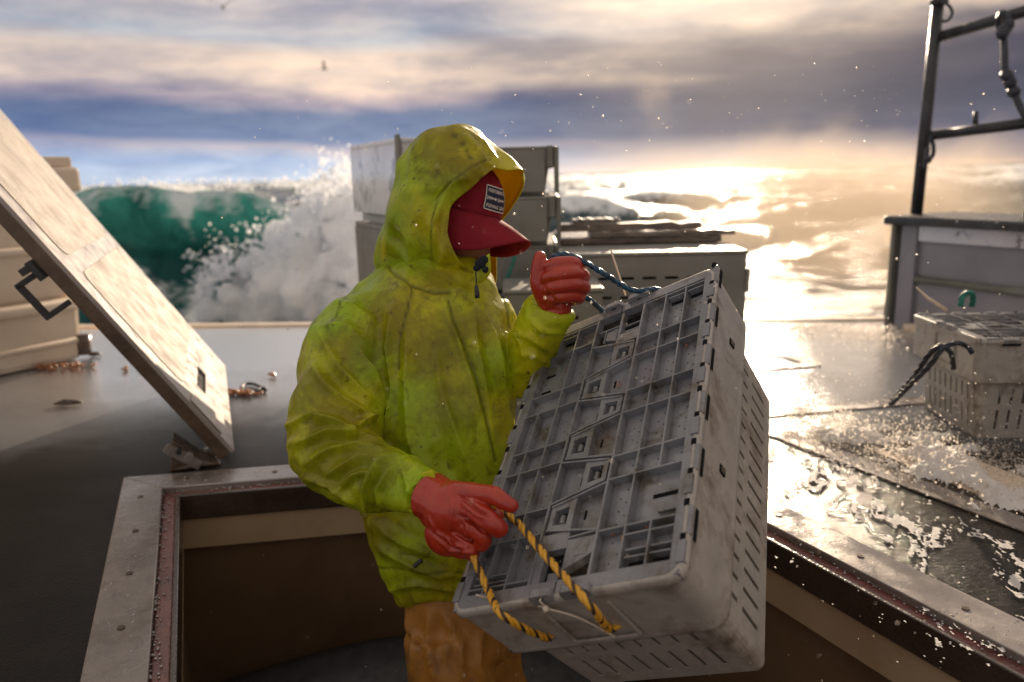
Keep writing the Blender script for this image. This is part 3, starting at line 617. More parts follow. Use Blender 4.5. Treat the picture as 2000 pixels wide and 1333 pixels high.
def lid_half(side, mats, parent):
    """one flap of the folding lid: recessed cells between ribs, teeth interlocking along the middle"""
    mb = MB(); W, L = TW, TL
    zt, zb = -.0005, -.017
    def U(u): return u * W
    def V(v): return v * L
    def rib(u0, v0, u1, v1, t=.0032, dz=0.0):
        mb.bar((U(u0), V(v0), (zt + zb) / 2 + dz), (U(u1), V(v1), (zt + zb) / 2 + dz), t, (zt - zb), mi=0)
    def bnd(k, u):
        a, b = TEETH[k]; return a + (b - a) * (u - .365) / (.632 - .365)
    if side < 0:
        ue = .06; cols = [.135, .245]; inner = .365; rows = [.955, .865, .695, .62, .475, .40, .255, .18, .055]
    else:
        ue = .952; cols = [.752, .857]; inner = .632; rows = [.955, .80, .728, .592, .512, .366, .295, .15, .125, .045]
    # flap sheet, recessed
    pts = []
    a, b = (0.012, inner) if side < 0 else (inner, .988)
    mb.box(U(a), U(b), V(.012), V(.988), zb - .003, zb)
    # outer frame rails
    if side < 0: mb.box(U(.010), U(ue), V(.005), V(.995), zb, 0)
    else: mb.box(U(ue), U(.990), V(.005), V(.995), zb, 0)
    mid = .497
    x0, x1 = (ue, mid - .004) if side < 0 else (mid + .004, ue)
    mb.box(U(x0), U(x1), V(.005), V(.040), zb, .0004); mb.box(U(x0), U(x1), V(.962), V(.995), zb, .0004)
    for c in cols:
        lo, hi = .04, .962
        if side > 0 and c == .857:
            rib(c, .04, c, .15, dz=.0003); rib(c, .292, c, hi, dz=.0003)
        elif side < 0 and c == .135:
            rib(c, .04, c, .62, dz=.0003); rib(c, .865, c, hi, dz=.0003)
        else: rib(c, lo, c, hi, dz=.0003)
    rib(inner, .04, inner, .962, .0045, dz=.0006)
    for v in rows:
        if side < 0: 
            if v in (.475, .40, .255, .18, .62, .695, .865, .955, .055): rib(ue, v, inner, v)
        else:
            if v == .125: rib(.752, v, ue, v)
            elif v in (.045,): continue
            else: rib(inner, v, ue, v)
    # shallow cross stiffener and slot pairs
    def slots(u0, u1, v0, dv=.018, n=2):
        for k in range(n):
            mb.box(U(u0), U(u1), V(v0 + k * dv), V(v0 + k * dv + .0115), zb + .0001, zb + .0016, 1)
            mb.box(U(u0), U(u1), V(v0 + k * dv + .0125), V(v0 + k * dv + .0165), zb, -.003)
    if side > 0:
        slots(.765, .85, .055); slots(.865, .945, .055); slots(.765, .85, .925); slots(.865, .945, .925)
        mb.box(U(.825), U(.95), V(.226), V(.236), zb, zb + .0015, 1)
        mb.box(U(.86), U(.95), V(.180), V(.186), zb, zb + .006, 0)
    else:
        slots(.072, .135, .055); slots(.145, .24, .055); slots(.072, .135, .925); slots(.145, .24, .925)
        mb.box(U(.075), U(.13), V(.80), V(.808), zb, zb + .0015, 1); mb.box(U(.075), U(.13), V(.73), V(.738), zb, zb + .0015, 1)
    # drain dots
    for i, c in enumerate(([ue] + cols + [inner]) if side < 0 else ([inner] + cols + [ue])):
        cc = ([ue] + cols + [inner]) if side < 0 else ([inner] + cols + [ue])
        if i == 3: break
        um = (cc[i] + cc[i + 1]) / 2; rr = sorted(rows)
        for j in range(len(rr) - 1):
            if side > 0 and i > 0 and rr[j] in (.15, .045, .125): continue
            n = 3 if rr[j + 1] - rr[j] > .11 else 1
            for k in range(n):
                vm = rr[j] + (rr[j + 1] - rr[j]) * (k + 1) / (n + 1)
                for du in (-.012, .015):
                    mb.box(U(um + du) - .0011, U(um + du) + .0011, V(vm + du * .8) - .0013, V(vm + du * .8) + .0013, zb, zb + .0004, 1)
    # interlocking teeth across the middle
    for k in range(6):
        left_tooth = (k % 2 == 0)
        if left_tooth != (side < 0): continue
        g = .006
        def top(u): return bnd(k, u) - g
        def bot(u): return bnd(k + 1, u) + g
        ub, ut = (.367, .615) if side < 0 else (.630, .382)            # base, tip
        sgn = 1 if side < 0 else -1
        def quad(ua, uc, z0, z1, mi=0):
            mb.hexa([(U(ua), V(bot(ua)), z0), (U(uc), V(bot(uc)), z0), (U(uc), V(top(uc)), z0), (U(ua), V(top(ua)), z0)],
                    [(U(ua), V(bot(ua)), z1), (U(uc), V(bot(uc)), z1), (U(uc), V(top(uc)), z1), (U(ua), V(top(ua)), z1)], mi)
        quad(ub, ut, zb - .003, zb)
        t = .0038
        mb.bar((U(ub), V(bot(ub)), zb / 2), (U(ut), V(bot(ut)), zb / 2), t, -zb + .0008); mb.bar((U(ub), V(top(ub)), zb / 2), (U(ut), V(top(ut)), zb / 2), t, -zb + .0011)
        uf = ut - sgn * .115                                              # solid latch block near the tip, with a window
        wl, wr = ut - sgn * .088, ut - sgn * .022
        quad(uf, wl, zb, -.0018); quad(wr, ut, zb, -.0014)
        def fr(u, s): return bot(u) + (top(u) - bot(u)) * s
        for s0, s1 in ((.0, .22), (.78, 1.0)):
            mb.hexa([(U(wl), V(fr(wl, s0)), zb), (U(wr), V(fr(wr, s0)), zb), (U(wr), V(fr(wr, s1)), zb), (U(wl), V(fr(wl, s1)), zb)],
                    [(U(wl), V(fr(wl, s0)), -.0022), (U(wr), V(fr(wr, s0)), -.0022), (U(wr), V(fr(wr, s1)), -.0022), (U(wl), V(fr(wl, s1)), -.0022)])
        um = (wl + wr) / 2; vm = fr(um, .5)
        mb.box(U(um) - .010, U(um) + .010, V(vm) - .016, V(vm) + .016, zb, zb + .0012, 1)
        mb.tube([(U(um) - .002, V(vm) - .010, zb + .006), (U(um) - .002, V(vm) + .006, zb + .006)], .0055, 10)
        mb.box(U(uf - sgn * .03) - .002, U(uf - sgn * .03) + .002, V(fr(uf, .55)) - .009, V(fr(uf, .55)) + .009, zb, zb + .0012, 1)
    # dark gaps where the other flap's teeth end
    for k in range(6):
        left_tooth = (k % 2 == 0)
        if left_tooth == (side < 0): continue
        uc = .367 + .006 if side < 0 else .630 - .008
        a, b = bnd(k + 1, uc), bnd(k, uc)
        mb.box(U(uc) - .0035, U(uc) + .0035, V(a) + .004, V(b) - .004, zb - .0025, zb + .0008, 1)
    # end plates with the hand openings
    if side > 0:
        mb.box(U(.50), U(.628), V(.815), V(.855), zb, -.003); mb.box(U(.50), U(.515), V(.855), V(.962), zb, -.0032); mb.box(U(.515), U(.62), V(.862), V(.945), zb, zb + .001, 1)
        mb.box(U(.515), U(.62), V(.875), V(.880), zb + .001, zb + .006, 2); mb.box(U(.515), U(.62), V(.905), V(.909), zb + .001, zb + .005, 2)
        rib(.50, .15, .632, .155)
        mb.hexa([(U(.502), V(.065), zb), (U(.628), V(.10), zb), (U(.628), V(.145), zb), (U(.502), V(.145), zb)], [(U(.502), V(.065), -.002), (U(.628), V(.10), -.002), (U(.628), V(.145), -.002), (U(.502), V(.145), -.002)])
        mb.box(U(.545), U(.60), V(.098), V(.135), -.0021, -.0012, 2); mb.box(U(.550), U(.595), V(.102), V(.131), -.0012, -.0010, 1) if False else None
    else:
        mb.box(U(.370), U(.50), V(.125), V(.172), zb, -.0026); mb.box(U(.370), U(.405), V(.04), V(.125), zb, -.0028)
        mb.box(U(.405), U(.495), V(.045), V(.122), zb, zb + .001, 1)
        mb.box(U(.42), U(.47), V(.052), V(.075), zb + .001, zb + .004, 2)
        mb.box(U(.38), U(.495), V(.90), V(.905), zb, -.004); mb.box(U(.42), U(.425), V(.845), V(.90), zb, -.004)
        mb.hexa([(U(.43), V(.855), zb), (U(.492), V(.84), zb), (U(.492), V(.895), zb), (U(.43), V(.89), zb)], [(U(.43), V(.855), -.005), (U(.492), V(.84), -.005), (U(.492), V(.895), -.005), (U(.43), V(.89), -.005)])
    return mb.build('lid_flap', mats, parent, bevel=.0008)

def skirt_outline(e, r=.028, n=5):
    """rounded rectangle grown by e"""
    x0, x1, y0, y1 = -e, TW + e, -e, TL + e; out = []
    for cx, cy, a0 in ((x1 - r, y1 - r, 0), (x0 + r, y1 - r, 90), (x0 + r, y0 + r, 180), (x1 - r, y0 + r, 270)):
        for k in range(n + 1):
            a = math.radians(a0 + 90 * k / n); out.append((cx + r * math.cos(a), cy + r * math.sin(a)))
    return out
def make_tote(label, group, mats, sidemat, detail=2, M4=None, loc=(0, 0, 0), rz=0, cat='crate', slot_side_rows=((.165, .215), (.235, .30))):
    root = empty('fish_crate', loc) if M4 is None else empty('fish_crate', M=M4)
    if M4 is None: root.rotation_euler.z = rz
    tag(root, label, cat, group)
    g, dk = mats
    if detail: 
        lid_half(-1, [g, dk, g], root); lid_half(1, [g, dk, g], root)
    else:
        mb = MB(); mb.box(.01, TW - .01, .01, TL - .01, -.02, -.004)
        for k in range(5): mb.box(.03, TW - .03, .06 + k * .13, .075 + k * .13, -.004, .0)
        mb.build('lid', g, root, bevel=.002)
    # skirt: solid band with a rolled rim
    mb = MB(); rings = []
    for z, e, r in ((-.012, -.010, .02), (-.001, -.008, .02), (.001, -.003, .024), (-.002, .003, .028), (-.012, .004, .028), (-.016, .001, .028), (-.030, .000, .028), (-TS + .02, -.004, .03), (-TS + .002, -.005, .03), (-TS - .001, -.003, .03), (-TS - .003, -.008, .03), (-TS - .001, -.022, .03)):
        rings.append([(x, y, z) for x, y in skirt_outline(e, r)])
    mb.loft(rings, cap=False)
    sk = mb.build('rim', [sidemat, dk, g], root, smooth=False, recalc=True)
    sm = sk.modifiers.new('s', 'SOLIDIFY'); sm.thickness = .004; sm.offset = -1
    b = sk.modifiers.new('w', 'WEIGHTED_NORMAL'); sk.data.shade_smooth()
    # lower slotted body, tapering
    mb = MB()
    H2 = TD - TS
    def ins(z): return .029 + .018 * (-z - TS) / H2
    holes_l = []; holes_w = []
    def rowholes(L, lo, hi, n, w=.0085):
        return [(L * (k + 1) / (n + 1) - w / 2, L * (k + 1) / (n + 1) + w / 2, lo - TS, hi - TS) for k in range(n)]
    for lo, hi in slot_side_rows:
        holes_l += rowholes(TL - .12, lo, hi, 15); holes_w += rowholes(TW - .12, lo, hi, 8)
    c = .060
    def side_map(face):
        def f(u, v):
            z = -TS - v; i = ins(z)
            if face == 'x1': return (TW - i, c + u, z)
            if face == 'x0': return (i, TL - c - u, z)
            if face == 'y0': return (c + u, i, z)
            return (TW - c - u, TL - i, z)
        return f
    plate(mb, TL - 2 * c, H2, holes_l, side_map('x1')); plate(mb, TL - 2 * c, H2, holes_l, side_map('x0'))
    plate(mb, TW - 2 * c, H2, holes_w, side_map('y0')); plate(mb, TW - 2 * c, H2, holes_w, side_map('y1'))
    # rounded corners
    for cx, cy, a0 in ((1, 1, 0), (0, 1, 90), (0, 0, 180), (1, 0, 270)):
        rows = []
        for v in (0, H2 * .5, H2):
            z = -TS - v; i = ins(z); row = []
            X = TW - i if cx else i; Y = TL - i if cy else i
            r = c - i; ox = TW - c if cx else c; oy = TL - c if cy else c
            for k in range(6):
                a = math.radians(a0 + 90 * k / 5); rx = abs(X - ox); ry = abs(Y - oy)
                row.append((ox + rx * math.cos(a), oy + ry * math.sin(a), z))
            rows.append(row)
        mb.add([p for r_ in rows for p in r_], [(i * 6 + k, (i + 1) * 6 + k, (i + 1) * 6 + k + 1, i * 6 + k + 1) for i in range(2) for k in range(5)])
    i = ins(-TD); mb.add([(c, i, -TD), (TW - c, i, -TD), (TW - i, c, -TD), (TW - i, TL - c, -TD), (TW - c, TL - i, -TD), (c, TL - i, -TD), (i, TL - c, -TD), (i, c, -TD)], [tuple(range(8))])
    bo = mb.build('body', [sidemat], root); sm = bo.modifiers.new('s', 'SOLIDIFY'); sm.thickness = .0035; sm.offset = 0
    if detail > 1:
        # hinge knuckles down both long edges
        for sx in (0, 1):
            mb = MB(); e = TW + .0015 if sx else -.0015; sg = 1 if sx else -1
            for k in range(6):
                y = .02 + k * .117
                mb.box(min(e - sg * .012, e + sg * .0015), max(e - sg * .012, e + sg * .0015), y, y + .036, -.016, .0032)
                mb.box(min(e - sg * .009, e - sg * .001), max(e - sg * .009, e - sg * .001), y + .038, y + .048, -.012, .0020, 1)
                mb.box(min(e - sg * .009, e - sg * .001), max(e - sg * .009, e - sg * .001), y + .096, y + .108, -.012, .0020, 1)
                mb.tube([(e - sg * .002, y + .048, -.006), (e - sg * .002, y + .098, -.006)], .0062, 10)
                mb.box(min(e + sg * .0015, e + sg * .003), max(e + sg * .0015, e + sg * .003), y + .045, y + .10, -.022, -.014, 1)
            mb.build('hinge', [g, dk], root, bevel=.0012)
        for yy in (.24, .55):
            mb = MB()
            mb.box(TW - .010, TW - .0005, yy, yy + .016, -.095, -.078, 0)
            mb.box(TW - .0005, TW + .0003, yy + .003, yy + .013, -.092, -.081, 1)
            mb.build('badge_slot', [dk, M['brown_edge']], root)
        # raised handle lugs on the end rims
        for ye in (0, 1):
            mb = MB(); y = TL + .002 if ye else -.002
            for (a, b) in ((.40, .50), (.535, .66)):
                x0, x1 = a * TW, b * TW; yy0, yy1 = (y - .012, y + .002) if ye else (y - .002, y + .012)
                n = 8; ring = [(x0, -.01), (x0, .004)] + [(x0 + .008 - .008 * math.cos(t), .004 + .008 * math.sin(t)) for t in np.linspace(.2, 1.5, 4)] + [(x1 - .008 + .008 * math.sin(t), .004 + .008 * math.cos(t)) for t in np.linspace(.1, 1.4, 4)] + [(x1, -.01)]
                mb.hexa([(px, yy0, pz) for px, pz in ring], [(px, yy1, pz) for px, pz in ring])
                mb.box((x0 + x1) / 2 - .006, (x0 + x1) / 2 + .006, yy0 - .0006, yy1 + .0006, .002, .0055, 1)
            mb.build('handle_lug', [g, dk], root, bevel=.0015, recalc=True)
        # recessed panel outlines on the skirt ends
        for ye, y in ((0, .0005), (1, TL - .0005)):
            mb = MB()
            s = -1 if ye == 0 else 1
            for a, b, z0, z1 in ((.40, .69, -.122, -.117), (.40, .412, -.122, -.03), (.678, .69, -.122, -.03)):
                mb.box(a * TW, b * TW, min(y, y + s * .0045), max(y, y + s * .0045), z0, z1)
            mb.build('end_panel', [sidemat], root, bevel=.001)
    return root

def cam_matrix(R3, t):
    """pose measured in the camera's axes (x right, y down, z ahead) turned into a place in the scene"""
    B = np.stack([Rt, -Up, Fw], 1); Rw = B @ R3; o = CP + B @ np.array(t)
    return Matrix(((Rw[0, 0], Rw[0, 1], Rw[0, 2], o[0]), (Rw[1, 0], Rw[1, 1], Rw[1, 2], o[1]), (Rw[2, 0], Rw[2, 1], Rw[2, 2], o[2]), (0, 0, 0, 1)))
R3 = np.array([[0.75900578, -0.25298496, 0.59992403], [-0.32007471, 0.65741056, 0.6821756], [-0.56697656, -0.70979573, 0.41800432]])
R3 = np.stack([R3[:, 0], -R3[:, 1], -R3[:, 2]], 1)
MH = cam_matrix(R3, (-0.10130682, 0.44968095, 1.2665088))
held = make_tote('large grey slotted plastic crate with ribbed closed lid held tilted in both gloved hands', None, (M['grey_plastic'], M['dark']), M['grey_side_lit'], 2, M4=MH)
def HL(u, v, w):            # place on the held crate: across, along, out of the lid
    return np.array(MH @ Vector((u * TW, v * TL, w)))
bpy.context.view_layer.update()

# rope handles: they pass through holes in the crate's ends and over the hands
def LP(x, y, off):
    """point above the lid's face seen at a given place: plane w = off"""
    n = np.array(MH.to_3x3() @ Vector((0, 0, 1))); o = HL(0, 0, off); v = P(x, y, 1.0) - CP
    return CP + v * ((o - CP) @ n) / (v @ n)
mb = MB()
mb.rope([HL(.62, .01, -.100), HL(.60, -.010, -.088), LP(1150, 1180, .020), LP(1060, 1080, .030), LP(1010, 1020, .034), LP(978, 1000, .036)] + PP([(952, 990, 1.262), (925, 1010, 1.28), (915, 1060, 1.275), (926, 1090, 1.262)]) + [LP(952, 1150, .012), LP(985, 1205, .020), HL(.315, -.010, -.090), HL(.30, .01, -.105)], .0062, 150, (0, 0, 1))
yrope = mb.build('rope_handle', [M['yellow_rope'], M['black_strand']], held, smooth=True, world=True); tag(yrope, 'yellow and black rope handle')
mb = MB()
mb.rope([HL(.70, .990, -.02), HL(.685, 1.012, -.004)] + PP([(1235, 567, 1.60), (1180, 535, 1.585), (1130, 506, 1.575), (1100, 497, 1.575), (1078, 506, 1.585), (1082, 545, 1.60), (1115, 575, 1.60), (1145, 583, 1.61), (1165, 598, 1.66)]) + [HL(.36, 1.012, -.004), HL(.33, .990, -.02)], .0062, 150, (0, 0, 0))
tag(mb.build('rope_handle', [M['blue_rope']], held, smooth=True, world=True), 'dark blue rope handle')
mb = MB()
tp = [(1222, 577, 1.715), (1210, 540, 1.68), (1193, 488, 1.66)]
pts = smooth_path(PP(tp), .006); mb.tube(pts, [.0028] * (len(pts) - 1) + [.0022], 6, flat=.5)
mb.box(0, 0, 0, 0, 0, 0) if False else None
mb.build('cable_tie', M['tie'], held, smooth=True, world=True)
mb = MB()
pts = smooth_path([HL(.455, -.004, .004), HL(.455, -.012, .006), HL(.46, -.014, -.012)] , .004); mb.tube(pts, .0022, 6, flat=.6)
pts = smooth_path([HL(.46, -.016, -.008)] + PP([(1000, 1172, 1.235), (952, 1168, 1.22), (930, 1162, 1.21)]), .005); mb.tube(pts, .0017, 6, flat=.6)
pts = smooth_path([HL(.46, -.016, -.010), HL(.53, -.010, -.05), HL(.585, -.006, -.115)], .005); mb.tube(pts, .0017, 6, flat=.6)
c = HL(.46, -.018, -.009); mb.ball(c, .0055, n=2)
mb.build('cable_tie', M['tie'], held, smooth=True, world=True)

# the crate standing on the deck at right: near left bottom corner found on the deck
cb = G(1958, 905); cl = G(1838, 826)
ax = np.array([cl[0] - cb[0], cl[1] - cb[1]]); ang_w = math.atan2(ax[1], ax[0])      # short side runs from the near corner to the left/back
def stand_tote(label, group, corner, ang, z, det, gm=None, sm=None, cat='crate'):
    """corner = where the lid's (TW,0) corner stands; short side runs from there along ang"""
    rz = ang - math.pi
    ca, sa = math.cos(rz), math.sin(rz)
    ox = corner[0] - (TW * ca); oy = corner[1] - (TW * sa)
    return make_tote(label, group, (gm or M['grey_plastic'], M['dark']), sm or M['far_grey'], det, loc=(ox, oy, z + TD), rz=rz, cat=cat)
# ------------------------------------------------------------------ the fisherman
def dof_ring(xl, xr, y, d, hd, n=36, tilt=0.0, sq=2.3):
    """one cross-section of a body seen between xl and xr at image row y, hd = half its thickness in metres"""
    out = []; xm, hw = (xl + xr) / 2, (xr - xl) / 2
    for k in range(n):
        a = 2 * math.pi * k / n; c, s = math.cos(a), math.sin(a)
        cx = math.copysign(abs(c) ** (2 / sq), c); sx = math.copysign(abs(s) ** (2 / sq), s)
        out.append(P(xm + hw * cx, y + tilt * cx * hw, d + hd * sx))
    return out
def creases(co, no, me, lines, seams=(), noise_amp=.009):
    """raise folds and sink seams along lines, on the side of the cloth that faces them"""
    n = len(co); q = co - CP; d = q @ Fw; px = 1000 + FOC * (q @ Rt) / d; py = 666.5 - FOC * (q @ Up) / d
    facing = np.clip(-(no @ Fw) * 2.2, 0, 1)
    off = np.zeros(n); fold = 2.0
    def dist(poly):
        best = np.full(n, 1e9); par = np.zeros(n)
        L = len(poly) - 1
        for i in range(L):
            a = np.array(poly[i][:2], float); b = np.array(poly[i + 1][:2], float); e = b - a; t = np.clip(((px - a[0]) * e[0] + (py - a[1]) * e[1]) / (e @ e), 0, 1)
            dd = np.hypot(px - a[0] - t * e[0], py - a[1] - t * e[1]); m = dd < best; best[m] = dd[m]; par[m] = ((i + t) / L)[m]
        return best, par
    for poly, w, amp in lines:
        dd, par = dist(poly); taper = np.sin(np.clip(par, .02, .98) * math.pi) ** .5
        off += amp * fold * np.exp(-(np.sqrt(dd * dd + 1.0) - 1.0) / (w * .58)) * taper * facing
        off -= amp * .65 * np.exp(-((dd - 2.1 * w) / (1.2 * w)) ** 2) * taper * facing
    sm = np.zeros(n)
    for poly, w, amp in seams:
        dd, par = dist(poly); off -= amp * np.exp(-(dd / w) ** 2) * facing; sm = np.maximum(sm, np.exp(-(dd / (w * .8)) ** 2) * facing)
    wp = co + .05 * (np.stack([fbm(co * 6, 3, 5), fbm(co * 6, 3, 6), fbm(co * 6, 3, 7)], -1) - .5)
    off += noise_amp * (.8 - 5 * np.abs(fbm(wp * np.array([7, 7, 4.5]), 2, 77) - .5)) + noise_amp * .5 * (.8 - 5 * np.abs(fbm(wp * np.array([13, 13, 10]), 2, 79) - .5)) + noise_amp * .5 * (fbm(co * 26, 3, 88) - .5)
    def blob(L):
        v = np.zeros(n)
        for x_, y_, r_ in L: v = np.maximum(v, np.exp(-(((px - x_) ** 2 + (py - y_) ** 2) / (1.55 * r_) ** 2)))
        return v
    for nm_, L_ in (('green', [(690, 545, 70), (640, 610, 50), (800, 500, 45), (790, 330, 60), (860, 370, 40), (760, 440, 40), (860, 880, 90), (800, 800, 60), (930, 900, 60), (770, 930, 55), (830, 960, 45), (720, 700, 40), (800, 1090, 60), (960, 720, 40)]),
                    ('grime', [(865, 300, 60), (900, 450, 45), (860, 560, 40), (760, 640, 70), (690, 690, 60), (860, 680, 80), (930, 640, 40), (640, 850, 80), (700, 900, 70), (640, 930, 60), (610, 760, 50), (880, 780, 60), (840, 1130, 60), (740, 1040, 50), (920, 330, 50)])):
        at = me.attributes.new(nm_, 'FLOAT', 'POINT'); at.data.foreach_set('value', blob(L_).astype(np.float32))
    at = me.attributes.new('seam', 'FLOAT', 'POINT'); at.data.foreach_set('value', sm.astype(np.float32))
    return co + no * off[:, None]

person = empty('person', P(880, 1000, 1.75) * np.array([1, 1, 0]) + np.array([0, 0, -.84]))
tag(person, 'person in a grimy yellow-green hooded oilskin jacket standing in the deck hatch holding a crate', 'person')
bpy.context.view_layer.update()
YAW = math.radians(25); HO = P(885, 420, 1.80)
fH = math.cos(YAW) * Rt - math.sin(YAW) * Fw; sH = -math.cos(YAW) * Fw - math.sin(YAW) * Rt; uH = Up
def HP(a, b, c): return HO + fH * a + sH * b + uH * c

# body under the clothes: one continuous surface
mb = MB()
rings = []
for c, a0, ra, rb in ((-.20, -.035, .058, .058), (-.13, -.02, .060, .060), (-.095, .005, .078, .062), (-.07, .012, .088, .068), (-.04, .010, .092, .074), (0, .004, .096, .078), (.04, 0, .098, .080), (.08, -.004, .094, .076), (.115, -.008, .074, .060), (.135, -.01, .04, .034), (.142, -.01, .01, .01)):
    rings.append([HP(a0 + ra * math.cos(t), rb * math.sin(t), c) for t in np.linspace(0, 2 * math.pi, 28, endpoint=False)])
mb.loft(rings)
mb.loft([[HP(.09 + x + r * math.cos(t), r * 1.0 * math.sin(t), c) for t in np.linspace(0, 2 * math.pi, 12, endpoint=False)] for c, x, r in ((.018, -.004, .007), (-.005, .006, .010), (-.025, .013, .014), (-.036, .006, .012), (-.040, -.01, .006))])   # nose
mb.ball(HP(.088, 0, -.060), .016, n=2, sx=(1, 1, .45)); mb.ball(HP(.084, 0, -.073), .015, n=2, sx=(1, 1, .5)); mb.ball(HP(.078, 0, -.098), .020, n=2)
for s in (-1, 1):
    mb.ball(HP(.075, s * .032, .006), .016, n=2); mb.ball(HP(-.005, s * .080, -.008), .026, n=2, sx=(.7, .35, 1))
mb.loft([dof_ring(*q) for q in ((800, 930, 560, 1.78, .06), (740, 960, 610, 1.76, .10), (690, 975, 680, 1.75, .115), (690, 975, 850, 1.73, .12), (730, 950, 1020, 1.72, .12), (795, 945, 1160, 1.72, .09), (815, 955, 1240, 1.72, .08))])
def limb(pts, rs): mb.tube(smooth_path(pts, .03), np.interp(np.linspace(0, 1, len(smooth_path(pts, .03))), np.linspace(0, 1, len(rs)), rs), 14)
limb(PP([(720, 660, 1.70), (670, 760, 1.61), (655, 880, 1.52)]), [.055, .05, .042]); limb(PP([(655, 880, 1.52), (750, 935, 1.44), (840, 972, 1.37), (880, 990, 1.33)]), [.042, .036, .024, .022])
limb(PP([(950, 640, 1.80), (1010, 700, 1.80), (1035, 730, 1.76)]), [.055, .045, .042]); limb(PP([(1035, 730, 1.76), (1062, 660, 1.68), (1082, 600, 1.635)]), [.040, .030, .022])
fz = -.84
k1, k2 = P(884, 1400, 1.66), P(960, 1400, 1.82)
limb([P(872, 1235, 1.67), P(882, 1330, 1.66), k1, Vector((k1[0], k1[1] - .02, fz + .09))], [.07, .065, .06, .045]); limb([P(925, 1235, 1.78), P(938, 1330, 1.80), k2, Vector((k2[0], k2[1] + .03, fz + .09))], [.07, .065, .06, .045])
remesh(mb, .008, M['skin'], 'body', person, 3)

# jacket: torso and both sleeves as one cloth
mb = MB()
T = [(778, 930, 500, 1.80, .085), (748, 945, 522, 1.795, .10), (722, 958, 545, 1.79, .12), (692, 968, 572, 1.78, .138), (664, 985, 605, 1.77, .15), (655, 998, 650, 1.76, .158), (650, 1004, 710, 1.75, .16), (660, 1004, 780, 1.74, .16), (672, 1002, 860, 1.73, .162), (690, 990, 940, 1.72, .16),
     (712, 975, 1010, 1.715, .155), (734, 965, 1080, 1.71, .15), (752, 960, 1130, 1.71, .145), (774, 950, 1165, 1.71, .130), (784, 945, 1180, 1.71, .124)]
mb.loft([dof_ring(*q, 40, .02) for q in T])
def sleeve(pts, rs, n=22):
    sp = smooth_path(pts, .02); mb.tube(sp, np.interp(np.linspace(0, 1, len(sp)), np.linspace(0, 1, len(rs)), rs), n)
sleeve(PP([(750, 625, 1.73), (694, 672, 1.68), (668, 760, 1.61), (655, 850, 1.545), (668, 905, 1.51)]), [.078, .095, .096, .090, .078])
mb.ball(P(655, 868, 1.53), .086, n=3)
sleeve(PP([(640, 860, 1.53), (700, 925, 1.48), (765, 945, 1.43), (815, 962, 1.385), (842, 972, 1.36)]), [.082, .074, .066, .052, .045])
sleeve(PP([(930, 630, 1.80), (975, 690, 1.80), (1020, 745, 1.76)]), [.085, .075, .062])
sleeve(PP([(1012, 740, 1.765), (1032, 690, 1.72), (1055, 645, 1.67), (1073, 612, 1.645), (1079, 598, 1.638)]), [.062, .060, .056, .050, .049])
FOLDS = [([(868, 588), (876, 625), (896, 668), (915, 732), (940, 822), (955, 900)], 6, .005),
    ([(805, 935), (842, 928)], 2.2, .0022), ([(800, 950), (840, 944)], 2.2, .0022), ([(798, 964), (838, 960)], 2.2, .0022), ([(796, 978), (836, 976)], 2.2, .0022), ([(795, 992), (834, 991)], 2.2, .0022), ([(796, 1004), (832, 1004)], 2.2, .0022),
    
    ([(560, 835), (610, 815), (690, 838), (745, 800)], 7, .009), ([(575, 868), (640, 846), (700, 848), (750, 870)], 7, .010), ([(600, 905), (650, 880), (710, 872), (770, 880)], 7, .009),
    ([(605, 700), (640, 760), (700, 800), (745, 845)], 9, .008), ([(620, 640), (660, 720), (700, 760), (740, 800)], 9, .008), ([(700, 680), (730, 740), (755, 800), (752, 860)], 9, .010),
    ([(640, 930), (700, 900), (760, 885)], 7, .008), ([(715, 1000), (715, 950), (740, 905), (790, 885)], 6, .010), ([(742, 1003), (735, 960), (760, 920), (800, 900)], 5, .007), ([(790, 1000), (800, 960), (830, 925)], 5, .005),
    ([(770, 600), (755, 680), (765, 760), (760, 830)], 11, .010), ([(800, 640), (790, 740), (800, 860), (830, 960)], 13, .007), ([(850, 660), (860, 760), (900, 880), (930, 960)], 13, .006), ([(945, 600), (965, 680), (985, 760)], 8, .007), ([(925, 600), (930, 700), (955, 800)], 10, .006),
    ([(735, 1020), (790, 1060), (850, 1090)], 9, .006), ([(740, 1060), (800, 1100), (860, 1130)], 9, .006), ([(780, 900), (800, 960), (850, 1000)], 10, .006), ([(760, 1150), (820, 1140), (900, 1160)], 7, .005),
    ([(1008, 650), (1040, 660), (1080, 690)], 6, .004), ([(1015, 690), (1045, 690), (1070, 710)], 6, .004), ([(1035, 620), (1060, 645), (1095, 650)], 5, .0035), ([(1000, 640), (1020, 670), (1030, 710)], 6, .004),
    ([(640, 590), (690, 600), (740, 640)], 10, .006), ([(620, 640), (680, 640), (720, 680)], 10, .005), ([(660, 960), (690, 930), (720, 920)], 5, .007), ([(600, 930), (650, 950), (690, 985)], 6, .007)]
SEAMS = [([(806, 562), (795, 610), (780, 660), (778, 720)], 2.6, .003), ([(738, 490), (765, 530), (800, 560), (850, 575), (880, 572)], 3, .004), ([(876, 590), (885, 625), (905, 665), (925, 730), (950, 820), (965, 900)], 3.4, .0055), ([(700, 560), (665, 600), (640, 650)], 2.4, .002),
         ([(965, 560), (985, 600), (998, 640)], 2.4, .003), ([(745, 1105), (830, 1120), (930, 1118)], 2.4, .002), ([(815, 990), (820, 950), (838, 925)], 2.4, .003), ([(780, 1080), (835, 1090), (852, 1060), (850, 1000)], 2.2, .0015)]
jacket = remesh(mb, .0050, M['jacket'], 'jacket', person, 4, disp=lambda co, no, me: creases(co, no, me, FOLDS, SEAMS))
sb = jacket.modifiers.new('sub', 'SUBSURF'); sb.levels = 1; sb.render_levels = 1

